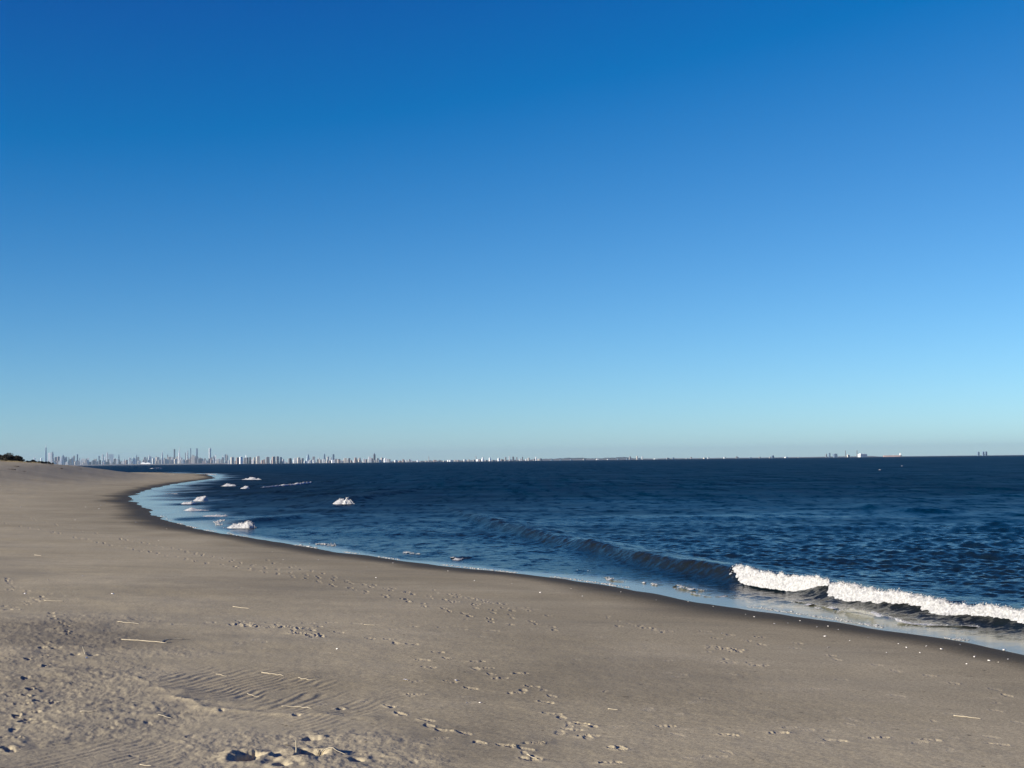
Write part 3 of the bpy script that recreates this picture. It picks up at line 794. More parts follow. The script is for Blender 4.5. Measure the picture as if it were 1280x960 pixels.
shell(1035, 783, 3.5, 'white shell highest on the wet sand below the big breaker, beside the swash', G1)
shell(507, 850.5, 8, 'big white shell casting a dark shadow at the right of the ripple field', 'white shells on dry sand')
shell(570, 851, 7, 'second big pale shell in the footprint trail, right of the other big one', 'white shells on dry sand')
shell(675, 741, 3.5, 'single white shell on bare sand below the middle of the shoreline', 'white shells on dry sand')
shell(141, 742.5, 4.5, 'single white shell on smooth sand above the longest reed', 'white shells on dry sand')
shell(421, 811, 4.5, 'single white shell on smooth sand between scuffed patch and ripples', 'white shells on dry sand')
shell(968, 780, 3.5, 'white shell pair member on drying sand under the foam thread', 'white shells on dry sand')
shell(108, 822.5, 5, 'white shell beside the upright reed stub', 'white shells on dry sand')
shell(145, 828, 4, 'white shell right of the upright reed stub on churned sand', 'white shells on dry sand')
shell(600, 878.5, 4, 'small white shell below the second big shell', 'white shells on dry sand')
shell(583, 878, 3, 'tiny white shell left of the small one below the second big shell', 'white shells on dry sand')
shell(31, 742, 5, 'white shell at the far left edge of the dark sand', 'white shells on dry sand')
for (px, py, sz) in ((593, 726, 2.4), (714, 736, 2.2), (458, 709, 2.2), (470, 722, 2.6), (354, 700, 2), (491, 704, 2), (776, 740, 2), (820, 750, 2), (728, 745, 2), (640, 730, 2), (560, 714, 2), (398, 700, 2), (340, 690, 1.8), (26, 634, 2), (124, 636, 2.2), (107, 634, 2), (126, 632, 2), (208, 661, 2), (170, 653, 1.8), (94, 650, 2), (60, 725, 2.4), (103, 720, 2), (198, 676, 2)):
    shell(px, py, sz, 'tiny pale shell speck scattered on the open dry sand', 'tiny pale specks on open dry sand')

# ================================================================== DUNE: shrubs, logs
def shrub(px, py, d, w, h, n, label, seed, grp='dark shrubs on the dune'):
    dr_ = ray(px, py)
    tt = np.linspace(200, 460, 260) / dr_[1]; zz = sand_h(dr_[0] * tt, dr_[1] * tt, sdf(dr_[0] * tt, dr_[1] * tt))
    d = float(np.linspace(200, 460, 260)[np.argmax((zz - CAM_Z) / tt)]) + (d - 302) * 0.6; t = d / dr_[1]
    bx, by = dr_[0] * t, dr_[1] * t
    r = random.Random(seed)
    z0 = sand_h(np.array([bx]), np.array([by]), sdf(np.array([bx]), np.array([by])))[0]
    root = bpy.data.objects.new('dune_shrub', None); COL.objects.link(root); root.location = (bx, by, z0)
    tag(root, label, 'shrub', grp)
    st = MB()
    for k in range(5):
        a = r.uniform(0, 6.28); q = w * 0.28
        st.tube([(0, 0, -0.2), (math.cos(a) * q * .3, math.sin(a) * q * .3, h * .3), (math.cos(a) * q, math.sin(a) * q, h * .75)], [.07, .05, .02], 5)
    st.build('stem', M['bark'], root, True)
    cl = [(r.gauss(0, w * .22), r.gauss(0, w * .22), h * r.uniform(.25, .85), r.uniform(.25, .5) * h) for _ in range(max(5, int(w * 3)))]
    rg = np.random.default_rng(seed)
    V = []
    for i in range(n):
        c = cl[r.randrange(len(cl))]
        g = rg.normal(0, 1, 3); g /= np.linalg.norm(g); rr = c[3] * rg.uniform(.55, 1.05)
        p = np.array([c[0] + g[0] * rr * 1.25, c[1] + g[1] * rr * 1.25, max(.02, c[2] * .9 + g[2] * rr * .8)])
        e = rg.normal(0, 1, (3, 3)) * 0.085
        V += [p + e[0], p + e[1], p + e[2]]
    mesh_np('foliage', np.array(V), np.arange(3 * n).reshape(-1, 3), M['leaf'], root, False)
shrub(3, 578.5, 300, 2.3, 1.9, 5200, 'tall dark dune shrub cut by the left edge of the picture', 1)
shrub(13, 578.5, 302, 2.2, 2.0, 5200, 'tallest rounded dark shrub in the clump on the dune', 2)
shrub(21, 578.7, 299, 1.6, 1.7, 4200, 'rightmost of the tall dark shrubs in the dune clump', 3)
shrub(-12, 578, 305, 3.0, 2.0, 3000, 'dark dune shrub mostly hidden beyond the left edge', 4)
for i, (x, w, h, lb) in enumerate(((28, 1.5, .75, 'low dark shrub directly right of the tall clump'), (34, 1.5, .55, 'low dark shrub second to the right of the tall clump'), (39.5, 1.5, .7, 'low dark shrub in the middle of the low hedge line'),
                                  (46, 1.6, .6, 'low dark shrub under the small white towers'), (52, 1.5, .5, 'low dark shrub just left of the spired tower foot'), (58, 1.4, .45, 'low dark shrub in front of the spired tower'), (63, 1.2, .38, 'last low shrub at the right end of the low hedge line'))):
    shrub(x, 579.5, 298 + i, w, h, 1500, lb, 20 + i)
def log(px, py, ln, r0, label, ang=0.1):
    p, t = hit(px, py)
    mb = MB()
    pts = [(-ln / 2 + ln * k / 5, 0.06 * math.sin(k * 2.1), 0.5 * r0 + 0.04 * math.sin(k * 1.3)) for k in range(6)]
    mb.tube(pts, [r0 * (0.8 + 0.3 * math.sin(k * 1.9 + 1)) for k in range(6)], 7)
    mb.tube([(ln * .1, 0, r0), (ln * .17, -.05, r0 * 2.6)], [r0 * .4, r0 * .2], 5)
    o = mb.build('driftwood', M['wood'], smooth=True); o.location = p; o.rotation_euler = (0, 0, ang)
    tag(o, label, 'driftwood', 'dark driftwood on the upper beach')
log(14, 587.3, 1.9, .12, 'dark driftwood log lower left on the upper beach')
log(20, 583.3, 1.4, .10, 'dark driftwood log directly below the tall shrub clump')
log(29, 589.5, 1.0, .08, 'smallest dark driftwood piece, right of the lower log')
log(77, 586.3, .5, .14, 'dark lump of driftwood alone on the far sand, the bigger of two')
log(101, 586.5, .45, .08, 'faint small driftwood lump right of the bigger lump')
log(62, 581.3, 1.8, .10, 'dark driftwood at the right foot of the low shrubs')

# dry grass on the dune crest, foam lace on the swash
def crest_point(px):
    q = ray(px, 579); tt = np.linspace(200, 460, 260) / q[1]
    zz = sand_h(q[0] * tt, q[1] * tt, sdf(q[0] * tt, q[1] * tt)); i = int(np.argmax((zz - CAM_Z) / tt))
    return q[0] * tt[i], q[1] * tt[i]
rg = np.random.default_rng(77)
cps = np.array([crest_point(p) for p in np.linspace(-14, 66, 17)])
nb = 5200
t_ = rg.uniform(0, len(cps) - 1.01, nb); ci = t_.astype(int); fr_ = (t_ - ci)[:, None]
bp = cps[ci] * (1 - fr_) + cps[ci + 1] * fr_
bp = bp + np.stack([rg.normal(0, .4, nb), -np.abs(rg.normal(0, 9, nb)) + 2], -1)
clump = vnoise(bp[:, 0] * .6, bp[:, 1] * .25, 5) > 0.05
bp = bp[clump]; nb = len(bp)
zb = sand_h(bp[:, 0], bp[:, 1], sdf(bp[:, 0], bp[:, 1]))
hb = rg.uniform(.15, .45, nb); lean = rg.normal(0, .12, (nb, 2)); wb_ = .012 + rg.uniform(0, .012, nb)
Vg = np.empty((nb, 3, 3)); Vg[:, 0] = np.stack([bp[:, 0] - wb_, bp[:, 1], zb - .03], -1); Vg[:, 1] = np.stack([bp[:, 0] + wb_, bp[:, 1] + .01, zb - .03], -1)
Vg[:, 2] = np.stack([bp[:, 0] + lean[:, 0], bp[:, 1] + lean[:, 1], zb + hb], -1)
M['straw'] = simple('straw_grass', (0.36, 0.29, 0.17), 0.8, 0.3, 2)
tag(mesh_np('dune_grass', Vg.reshape(-1, 3), np.arange(3 * nb).reshape(-1, 3), M['straw'], smooth=False), 'sparse straw coloured grass along the dune crest', 'grass', kind='stuff')
fl = []
cand = rg.integers(0, len(SHORE) - 1, 26000); tq = rg.uniform(0, 1, 26000)
qx = SHORE[cand, 0] * (1 - tq) + SHORE[cand + 1, 0] * tq; qy = SHORE[cand, 1] * (1 - tq) + SHORE[cand + 1, 1] * tq
rr_ = np.hypot(qx, qy); ok = (rr_ > 24) & (rr_ < 110) & (qy > 20)
qx, qy, rr_ = qx[ok], qy[ok], rr_[ok]
dx_ = SHORE[cand + 1][ok] - SHORE[cand][ok]; dl = np.hypot(dx_[:, 0], dx_[:, 1]); nxs, nys = dx_[:, 1] / dl, -dx_[:, 0] / dl   # seaward
line = rg.integers(0, 3, len(qx)); ww_ = 1.3 + 1.7 * sstep(52, 30, rr_) + 9 * sstep(80, 130, rr_)
offs = np.where(line == 0, 0.05 + .12 * np.abs(rg.normal(0, 1, len(qx))), np.where(line == 1, ww_ * (.95 + .35 * vnoise(qx * .12, qy * .12, 9)) + .12 * rg.normal(0, 1, len(qx)), ww_ * (1.5 + .5 * vnoise(qx * .1 + 5, qy * .1, 10)) + .18 * rg.normal(0, 1, len(qx))))
px_, py_ = qx + nxs * offs, qy + nys * offs
dens = np.where(line == 0, vnoise(px_ * .5, py_ * .5, 31) > .1, (vnoise(px_ * .3, py_ * .3, 32) > .42) & (vnoise(px_ * 2.5, py_ * 2.5, 33) > -.2))
px_, py_, rr_, line = px_[dens], py_[dens], rr_[dens], line[dens]
sp = sdf(px_, py_); k_ = sp < -0.02
px_, py_, rr_, line = px_[k_], py_[k_], rr_[k_], line[k_]
sz = np.where(line == 0, .006, .010) * rg.lognormal(0, .5, len(px_)) * (1 + rr_ / 120)
ctr = np.stack([px_, py_, np.full(len(px_), .008) + np.where(line == 0, 0, .02)], -1)
BVv = (ctr[:, None, :] + OCT[None] * sz[:, None, None] * np.array([2.2, 1.6, .7])).reshape(-1, 3)
BFv = (OCF[None] + (np.arange(len(px_)) * 6)[:, None, None]).reshape(-1, 3)
tag(mesh_np('swash_foam', BVv, BFv, M['foam']), 'broken lines of thin foam flecks on the swash', 'foam', kind='stuff')

# ================================================================== BIRD
def bird(px, py, d):
    q = ray(px, py) * d
    mb = MB()
    mb.tube([(0, .3, 0), (0, .15, 0), (0, -.05, 0), (0, -.3, 0.02)], [.03, .08, .09, .02], 8)
    root = mb.build('bird', M['bird'], smooth=True)
    root.location = (q[0], q[1], q[2] + CAM_Z); root.rotation_euler = (0, 0, 1.0)
    tag(root, 'tiny dark bird high in the clear blue sky', 'bird')
    for s in (-1, 1):
        w = MB()
        pr = [(0, .12, .03, .14), (.3, .16, .16, .12), (.62, .02, .1, .05)]
        for (x, y, z, c) in pr: pass
        vs = []
        for (x, y, z, c) in pr: vs += [(s * x, y, z), (s * x, y - 2 * c, z), (s * x, y - c, z - .02)]
        w.add(vs, [(0, 3, 4, 1), (3, 6, 7, 4), (0, 2, 5, 3), (2, 1, 4, 5), (3, 5, 8, 6), (5, 4, 7, 8), (6, 8, 7), (0, 1, 2)])
        w.build('wing', M['bird'], root)
bird(642.3, 346, 900)

# ================================================================== FAR SHORE AND SKYLINE
def hor(px): return 575.8 - 0.0110 * (px - 640)
FACADE = {}
def facade(name, col, glass, sx=0.06, rough=0.6):
    """wall colour with floors and bays of windows"""
    m, nt, b = new_mat(name)
    tc = N(nt, 'ShaderNodeTexCoord')
    br = N(nt, 'ShaderNodeTexBrick'); br.offset = 0
    br.inputs['Scale'].default_value = 1; br.inputs['Mortar Size'].default_value = 2.2
    br.inputs['Brick Width'].default_value = 7; br.inputs['Row Height'].default_value = 7; br.inputs['Mortar Smooth'].default_value = 0.3
    br.inputs['Color1'].default_value = (*glass, 1); br.inputs['Color2'].default_value = (*[g * 1.5 for g in glass], 1); br.inputs['Mortar'].default_value = (*col, 1)
    cb = N(nt, 'ShaderNodeSeparateXYZ'); L(nt, tc, 'Object', cb, 0)
    add = math_n(nt, 'ADD', cb.outputs[0], cb.outputs[1])
    c2 = N(nt, 'ShaderNodeCombineXYZ'); nt.links.new(add, c2.inputs[0]); L(nt, cb, 2, c2, 1)
    L(nt, c2, 0, br, 'Vector')
    L(nt, br, 'Color', b, 'Base Color'); b.inputs['Roughness'].default_value = rough
    FACADE[name] = m
facade('white', (0.88, 0.89, 0.9), (0.7, 0.73, 0.76))
facade('pale', (0.6, 0.62, 0.63), (0.38, 0.42, 0.46))
facade('glass', (0.36, 0.46, 0.54), (0.2, 0.3, 0.4), rough=0.25)
facade('grey', (0.26, 0.26, 0.27), (0.12, 0.13, 0.15))
facade('dark', (0.11, 0.12, 0.14), (0.05, 0.06, 0.08))
facade('brick', (0.36, 0.28, 0.26), (0.16, 0.13, 0.12))
facade('tan', (0.54, 0.5, 0.45), (0.3, 0.29, 0.28))
facade('bluish', (0.14, 0.2, 0.28), (0.08, 0.12, 0.18), rough=0.3)
WORD = {'white': 'white', 'pale': 'pale grey', 'glass': 'pale blue glass', 'grey': 'grey', 'dark': 'dark grey', 'brick': 'reddish brick', 'tan': 'tan', 'bluish': 'slate blue'}

def tower(px, w_px, top, mat, km, kind, label, group=None, spire_top=None, name='skyscraper', cat='building', yaw=None, rr=random.Random(5)):
    d = km * 1000; mpp = d / F_PX
    x = ray(px, hor(px))[0] / ray(px, hor(px))[1] * d
    H = (hor(px) - top) * mpp + CAM_Z
    W = w_px * mpp
    rot = math.radians(rr.choice([18, 24, 29, 33])) if yaw is None else yaw
    D = W * 0.8
    W = W / (math.cos(rot) + 0.8 * math.sin(abs(rot)))
    D = W * 0.8
    mb = MB()
    if kind == 'slab': mb.prism(0, 0, -2, H, W, D, 0); mb.prism(W * .1, 0, H, H + min(6, H * .05), W * .4, D * .4)
    elif kind == 'setback':
        mb.prism(0, 0, -2, H * .55, W, D); mb.prism(0, 0, H * .55, H * .85, W * .72, D * .72); mb.prism(0, 0, H * .85, H, W * .42, D * .42)
    elif kind == 'taper': mb.prism(0, 0, -2, H * .25, W, D); mb.prism(0, 0, H * .25, H, W, D, 0, W * .62, D * .62)
    elif kind == 'pyramid': mb.prism(0, 0, -2, H * .78, W, D); mb.prism(0, 0, H * .78, H, W * .95, D * .95, 0, .5, .5)
    elif kind == 'needle': mb.prism(0, 0, -2, H * .5, W * 1.5, D * 1.5); mb.prism(0, 0, H * .5, H, W, D)
    elif kind == 'dome':
        mb.prism(0, 0, -2, H * .8, W, D)
        for k in range(4): mb.prism(0, 0, H * (.8 + .05 * k), H * (.85 + .05 * k), W * .9 * math.cos(k * .36), D * .9 * math.cos(k * .36), 0, W * .9 * math.cos((k + 1) * .36), D * .9 * math.cos((k + 1) * .36), 8)
    elif kind == 'slope': mb.prism(0, 0, -2, H * .8, W, D); mb.prism(0, 0, H * .8, H, W, D, 0, W * .3, D, sx=-W * .3)
    elif kind == 'low': mb.prism(0, 0, -2, H, W, D * .6); mb.prism(-W * .25, 0, H, H * 1.25, W * .25, D * .4); mb.prism(W * .2, 0, H, H * 1.15, W * .3, D * .4)
    elif kind == 'stack': mb.prism(0, 0, -2, H, W, W, 0, W * .6, W * .6, 10); mb.prism(0, 0, H, H + 3, W * .75, W * .75, 0, W * .75, W * .75, 10)
    o = mb.build(name, FACADE[mat]); o.location = (x, d, 0); o.rotation_euler = (0, 0, rot)
    tag(o, label, cat, group)
    if spire_top:
        s = MB(); hs = (hor(px) - spire_top) * mpp + CAM_Z
        s.prism(0, 0, H, H + (hs - H) * .35, W * .22, W * .22, 0, W * .16, W * .16, 8)
        s.prism(0, 0, H + (hs - H) * .35, hs, W * .16, W * .16, 0, W * .05, W * .05, 8)
        s.build('spire', FACADE['pale'], o)
    return o
GL, GM, GC, GB = 'left skyline cluster', 'central skyline cluster', 'tower blocks on the near shore', 'low skyline to the right'
# left cluster
TL = [
 (43.2, 1.8, 572, 'white', 26, 'slab', 'small bright white tower standing alone above the low shrubs'),
 (47.5, 2.6, 573.6, 'pale', 26.5, 'setback', 'stubby pale tower between two small white ones above the shrubs'),
 (51.8, 2.2, 572.6, 'white', 26, 'slab', 'small white block just left of the tall spired tower'),
 (59.3, 7, 577, 'grey', 26.2, 'low', 'broad grey base block around the foot of the spired tower'),
 (61.4, 3.4, 566.2, 'white', 26.4, 'slab', 'brightest white slab directly right of the spired tower'),
 (65.8, 3.4, 564.6, 'bluish', 26.7, 'setback', 'tall stepped slate tower right of the bright white slab'),
 (64.3, 1.6, 565.5, 'pale', 26.2, 'needle', 'thin pale tower squeezed against the tall stepped slate tower'),
 (69.5, 4, 571.5, 'grey', 26.3, 'slab', 'mid grey block right of the stepped slate tower'),
 (73, 3.4, 570.8, 'brick', 26.8, 'slab', 'brownish block left of the pyramid topped tower'),
 (76, 2.4, 570.5, 'white', 26.1, 'slope', 'narrow white wedge topped tower left of the pyramid topped one'),
 (78.8, 3.2, 568, 'bluish', 26.5, 'pyramid', 'slate blue tower with a pyramid top'),
 (83, 2.2, 571, 'bluish', 26.9, 'slab', 'slim slate tower first right of the pyramid topped tower'),
 (86, 2.2, 571.2, 'grey', 26.3, 'setback', 'slim grey tower second right of the pyramid topped tower'),
 (88.2, 3, 574, 'dark', 25.8, 'slab', 'short dark block at the right foot of the slim grey tower'),
 (92.4, 2.8, 570, 'grey', 26.6, 'slab', 'square grey tower left of a taller thin one'),
 (96.6, 2, 568, 'bluish', 26.9, 'needle', 'thin tall slate tower with a wide foot'),
 (99.3, 1.6, 572.8, 'pale', 26.3, 'slab', 'little pale block touching the thin tall slate tower'),
 (104, 3.6, 573.2, 'grey', 26.7, 'dome', 'grey round topped block in the gap between the two left clusters'),
 (108, 3.2, 573.5, 'grey', 26.4, 'setback', 'grey stepped block right of the round topped one'),
 (114.3, 1.6, 575, 'pale', 26.7, 'pyramid', 'tiny pointed tower in the gap left of the blue glass slab'),
 (120.5, 1.6, 573.6, 'grey', 26.6, 'slab', 'thin grey tower third left of the twin pale towers'),
 (123.8, 1.9, 570, 'bluish', 26.5, 'slab', 'thin slate tower second left of the tall pale tower'),
 (128.5, 1.9, 568.3, 'pale', 26.9, 'slab', 'slim pale tower just left of the short white block'),
 (131.3, 2, 571.3, 'white', 26.3, 'slab', 'short white block left of the tall pale tower'),
 (134.4, 2.6, 565.2, 'pale', 26.1, 'slope', 'tall pale tower with a slanted top beside the wide glass slab'),
 (139, 6.6, 568, 'glass', 26.2, 'slab', 'widest blue glass slab with a pale upper part'),
 (142.4, 1.8, 573, 'white', 25.9, 'slab', 'small white block on the right edge of the wide glass slab'),
 (148.6, 2.4, 568.2, 'bluish', 26.5, 'setback', 'lone slate tower right of the wide glass slab'),
 (155.3, 1.8, 574, 'pale', 26.8, 'slab', 'small pale tower farthest right in the left cluster'),
 (133, 9, 577.8, 'brick', 25.7, 'low', 'low reddish block in front of the wide glass slab'),
 (106, 8, 578.6, 'tan', 25.6, 'low', 'long low tan block in front of the round topped one'),
 (96, 7, 577.4, 'tan', 25.7, 'low', 'low tan block in front of the thin tall slate tower'),
]
tower(57.2, 2.9, 559.4, 'glass', 26, 'taper', 'tallest tapering glass tower of the left cluster, topped by a thin spire', GL, spire_top=552.6)
for a in TL: tower(*a[:6], a[6], GL)
# central cluster
TM = [
 (163, 2.8, 573.5, 'white', 30, 'dome', 'white dome topped block at the left end of the central cluster'),
 (170.7, 2.4, 568.6, 'bluish', 30.5, 'setback', 'first tall slate tower from the left in the central cluster'),
 (173.2, 2, 571.2, 'grey', 30.2, 'slab', 'shorter grey tower touching the first tall slate one'),
 (179, 2.4, 574.5, 'brick', 30.3, 'setback', 'small reddish stepped tower above the long white shed'),
 (183.6, 2.4, 571, 'grey', 30.8, 'setback', 'grey stepped tower above the right half of the long white shed'),
 (188.2, 2.4, 573, 'pale', 30.4, 'slab', 'pale block right of the grey stepped tower'),
 (191.5, 2.2, 574, 'grey', 30.6, 'slab', 'short grey block between a pale block and a pointed tower'),
 (195, 2.4, 570, 'grey', 30.9, 'pyramid', 'grey pointed tower left of the slim white spired tower'),
 (198.3, 2, 572.2, 'bluish', 30.5, 'slab', 'slate block between the pointed tower and the white spired tower'),
 (205.6, 1.8, 572.5, 'brick', 30.2, 'slab', 'thin reddish block just right of the white spired tower'),
 (209.5, 1.5, 568.4, 'grey', 30.6, 'needle', 'thin grey tower left of the dark slender one'),
 (213, 2.6, 571, 'grey', 30.3, 'slab', 'plain grey block at the left foot of the dark slender tower'),
 (215.6, 1.6, 572, 'white', 30, 'slab', 'thin white block touching the dark slender tower'),
 (218, 2.1, 561.6, 'dark', 30.2, 'slab', 'darkest tall slender tower of the central cluster'),
 (221.5, 2.2, 570.6, 'tan', 30.1, 'slab', 'tan block between the dark slender tower and the white crowned one'),
 (226.8, 2.4, 572, 'pale', 30.2, 'slab', 'pale block at the right foot of the white crowned tower'),
 (231.8, 1.4, 566.2, 'grey', 30.6, 'slab', 'short thin grey tower left of two slender ones'),
 (234.5, 2.4, 563, 'pale', 30.8, 'setback', 'pale stepped slender tower left of the thinnest one'),
 (238.3, 1.3, 560.4, 'bluish', 30.9, 'slab', 'thinnest slate tower in the middle of the central cluster'),
 (242, 4.2, 569, 'grey', 30.4, 'setback', 'wide grey stepped block between the two thin tall towers'),
 (246, 2.2, 560.6, 'bluish', 30.7, 'needle', 'tall slate tower with a wide lower half right of the thinnest one'),
 (249.5, 5.6, 573.6, 'dark', 29.8, 'slab', 'square dark block at the right foot of the tall slate tower'),
 (256, 4, 572.6, 'grey', 30.5, 'setback', 'grey stepped block left of the pale square topped needle tower'),
 (262.5, 2.8, 560.5, 'pale', 30.6, 'slab', 'tall pale square slab standing apart at the right of the central cluster'),
 (262.3, 4.6, 573.2, 'dark', 29.8, 'slab', 'dark low block in front of the tall pale square slab'),
 (266.7, 1.8, 573.2, 'white', 29.8, 'slab', 'thin white block right of the tall pale square slab'),
 (269.3, 2.8, 568.4, 'white', 30.4, 'setback', 'bright white tower second right of the tall pale square slab'),
 (273.5, 3, 573.5, 'pale', 30.6, 'slab', 'pale short block right of the bright white tower'),
 (278.4, 1.6, 570, 'white', 30.4, 'slab', 'slim white tower left of a slate one, before the apartment row'),
 (281.7, 2.2, 568.2, 'bluish', 30.6, 'slab', 'slate tower last before the row of apartment blocks'),
 (230, 6, 575.5, 'tan', 30, 'low', 'low tan block below the two slender pale towers'),
 (255, 5, 577, 'brick', 29.7, 'low', 'low reddish block between the two dark blocks'),
]
tower(202.9, 2.6, 566, 'pale', 30, 'setback', 'slim stepped white tower with a fine spire', GM, spire_top=562.2)
tower(224.1, 3.2, 563.4, 'white', 30.3, 'setback', 'white crowned tower with a needle, tallest of the central cluster', GM, spire_top=558.4)
for a in TM: tower(*a[:6], a[6], GM)
o = tower(182.6, 12.5, 578.7, 'white', 27.5, 'low', 'long low white shed at the water line left of the central cluster', GM, name='shed', yaw=0.05)
# apartment blocks on the nearer shore
TC = [
 (290.4, 4.6, 571.6, 'tan', 16, 'first tan and shadowed apartment block from the left of the row'),
 (297, 4.4, 572, 'brick', 16.1, 'second apartment block, reddish, in the row'),
 (301.4, 4.4, 571.3, 'white', 16, 'third apartment block, whitest, in the row'),
 (306, 3.4, 572.3, 'grey', 16.3, 'fourth apartment block, grey, under the white round tank'),
 (309.2, 2.8, 572, 'dark', 16.2, 'fifth apartment block, dark, in the row'),
 (312.6, 3.4, 571.6, 'dark', 16.2, 'sixth apartment block, dark with a pale left side'),
 (318, 3.2, 571.8, 'tan', 16.1, 'seventh apartment block, tan, right after a small gap'),
 (322.6, 4.6, 570.6, 'tan', 16, 'tallest tan apartment block right of the row'),
 (330, 3, 574.5, 'brick', 16.2, 'short reddish block right of the tallest tan one'),
 (334.5, 5, 571.5, 'grey', 16.1, 'wide grey apartment block with a flat top'),
 (342, 4.6, 571, 'brick', 16, 'reddish apartment block left of the twin grey ones'),
 (346.8, 4.2, 570.8, 'grey', 16.1, 'left of the twin grey apartment blocks'),
 (351, 3.2, 571.6, 'bluish', 16.2, 'slate apartment block at the right of the twin grey ones'),
 (354, 2.6, 574, 'pale', 16.2, 'small pale block at the end of the apartment row'),
 (362.6, 4.2, 573, 'dark', 16, 'lone dark apartment block with a white left side'),
 (369, 4, 572.6, 'pale', 16.2, 'pale apartment block right of the lone dark one'),
 (373.5, 4, 572, 'tan', 16.1, 'tan apartment block second right of the lone dark one'),
 (378, 3.6, 573, 'grey', 16.1, 'grey apartment block left of the pale blue glass tower'),
]
for (x, w, t, c, km, lb) in TC: tower(x, w, t, c, km, 'slab', lb, GC, name='apartment_block')
tk = tower(307.6, 1.6, 568.6, 'white', 16.4, 'dome', 'tiny white round tank on a stem above the apartment row', GC, name='water_tower')
TB = [
 (385, 4.6, 568, 'glass', 25, 'setback', 'pale blue glass tower, tall and stepped, right of the apartment blocks'),
 (392, 3.8, 571, 'grey', 25.2, 'slab', 'grey tower right of the pale blue stepped one'),
 (398.6, 2, 571.3, 'pale', 25, 'pyramid', 'small pointed pale tower left of a tall slate one'),
 (405.6, 3, 567.4, 'bluish', 25.3, 'setback', 'tall slate stepped tower in the middle of the low skyline'),
 (410, 3.2, 571, 'tan', 25, 'slab', 'tan tower right of the tall slate stepped one'),
 (413.5, 2.4, 572, 'pale', 25.2, 'slab', 'pale short tower left of the slender slate one'),
 (416.6, 3, 568.1, 'bluish', 25.1, 'slab', 'slender flat topped slate tower last of the glass group'),
 (424, 4, 575, 'brick', 18, 'low', 'low reddish block right of the glass group'),
 (431.6, 4, 572.8, 'tan', 18, 'slab', 'tan block, left of a pair right of the glass group'),
 (436.2, 3.6, 572.8, 'grey', 18.1, 'slab', 'grey block, right of a pair right of the glass group'),
 (444.5, 3.2, 572.2, 'brick', 18, 'slab', 'reddish block standing between a pair and a twin roofed one'),
 (449.6, 4.2, 572, 'tan', 18.1, 'setback', 'tan stepped block left of the far right dark tower'),
 (455, 3, 574, 'pale', 18, 'low', 'low pale block left of the white fronted block'),
 (462, 5, 570.8, 'pale', 18, 'setback', 'white fronted wide block beside the dark peaked tower'),
 (468, 3, 566, 'dark', 18.2, 'pyramid', 'dark peaked tower, the last tall one to the right'),
 (472, 3, 573, 'grey', 18, 'slab', 'grey block at the right foot of the dark peaked tower'),
 (477.6, 3.6, 572.2, 'tan', 18.1, 'slab', 'tan block second right of the dark peaked tower'),
 (481.8, 2.6, 572.6, 'white', 17.8, 'slab', 'bright white block right of the last tan one'),
 (487, 2.6, 574, 'grey', 18, 'slab', 'small grey block right of the bright white one'),
 (504, 2.4, 574.2, 'brick', 18, 'slab', 'tiny reddish block right of a gap in the low skyline'),
 (512, 2.4, 574.2, 'grey', 18, 'slab', 'tiny grey block on the thin far shore'),
 (536, 1.2, 570.6, 'grey', 19, 'stack', 'thin lone grey chimney on the thin far shore'),
 (595, 1.3, 570.2, 'grey', 19, 'stack', 'thin grey chimney left of the white blocks on the thin far shore'),
 (603.5, 3.2, 571.6, 'white', 18, 'setback', 'white stepped block just right of a thin chimney on the far shore'),
 (612.5, 2.4, 572.2, 'white', 18, 'slab', 'small white block second in the row of far white blocks'),
 (623.5, 3, 573, 'white', 18, 'slab', 'low white block, third in the row of far white blocks'),
 (632, 2, 571.4, 'grey', 18, 'slab', 'grey block first after the far white blocks'),
 (637, 1.6, 570.4, 'pale', 18, 'slab', 'slim pale tower after the far white blocks'),
 (641.5, 2.4, 571, 'dark', 18, 'slab', 'dark block after the far white blocks'),
 (646, 1.6, 571.4, 'grey', 18, 'slab', 'slim grey block after the far dark block'),
 (653.2, 1.3, 571.2, 'dark', 18, 'slab', 'slim dark block standing apart before the low hills'),
 (661, 2.4, 572.4, 'tan', 18, 'slab', 'tan low block before the low hills'),
 (670, 1.4, 571.2, 'white', 18, 'slab', 'slim white tower at the foot of the low hills'),
 (787.6, 3, 570.2, 'grey', 18, 'setback', 'grey block at the right end of the low hills'),
 (796.4, 2, 570.2, 'tan', 18, 'slab', 'tan block right of the end of the low hills'),
 (803, 1.6, 570.6, 'pale', 18, 'slab', 'pale thin block last after the low hills'),
 (864, 2.2, 571.3, 'grey', 18, 'slab', 'tiny grey block alone on the bare horizon, right of the hills'),
 (921, 3, 570.9, 'grey', 18, 'low', 'tiny low grey roofline, second on the bare horizon'),
 (966, 4, 569.8, 'bluish', 18, 'low', 'tiny flat slate roofline left of the far chimneys'),
 (1033, 2, 568, 'grey', 16, 'low', 'low grey hut left of the pair of slate blocks'),
 (1037, 2.2, 566.4, 'bluish', 16, 'slab', 'narrow slate block, left of a pair on the far horizon'),
 (1044, 5.2, 567.2, 'bluish', 16, 'slab', 'wide slate block, right of a pair on the far horizon'),
 (1060.5, 4.5, 568.8, 'tan', 16, 'low', 'low tan hall between the two dark chimneys'),
 (1078, 14, 567.8, 'pale', 16.4, 'low', 'long faint pale hall right of the two dark chimneys'),
 (1223, 2.8, 564.8, 'bluish', 16, 'slab', 'leftmost and narrowest of three slate blocks near the right end of the horizon'),
 (1229, 2.6, 564.6, 'bluish', 16, 'slab', 'middle of three slate blocks near the right end of the horizon'),
 (1232.4, 3.2, 564.5, 'bluish', 16.05, 'slab', 'rightmost of three slate blocks near the right end of the horizon'),
]
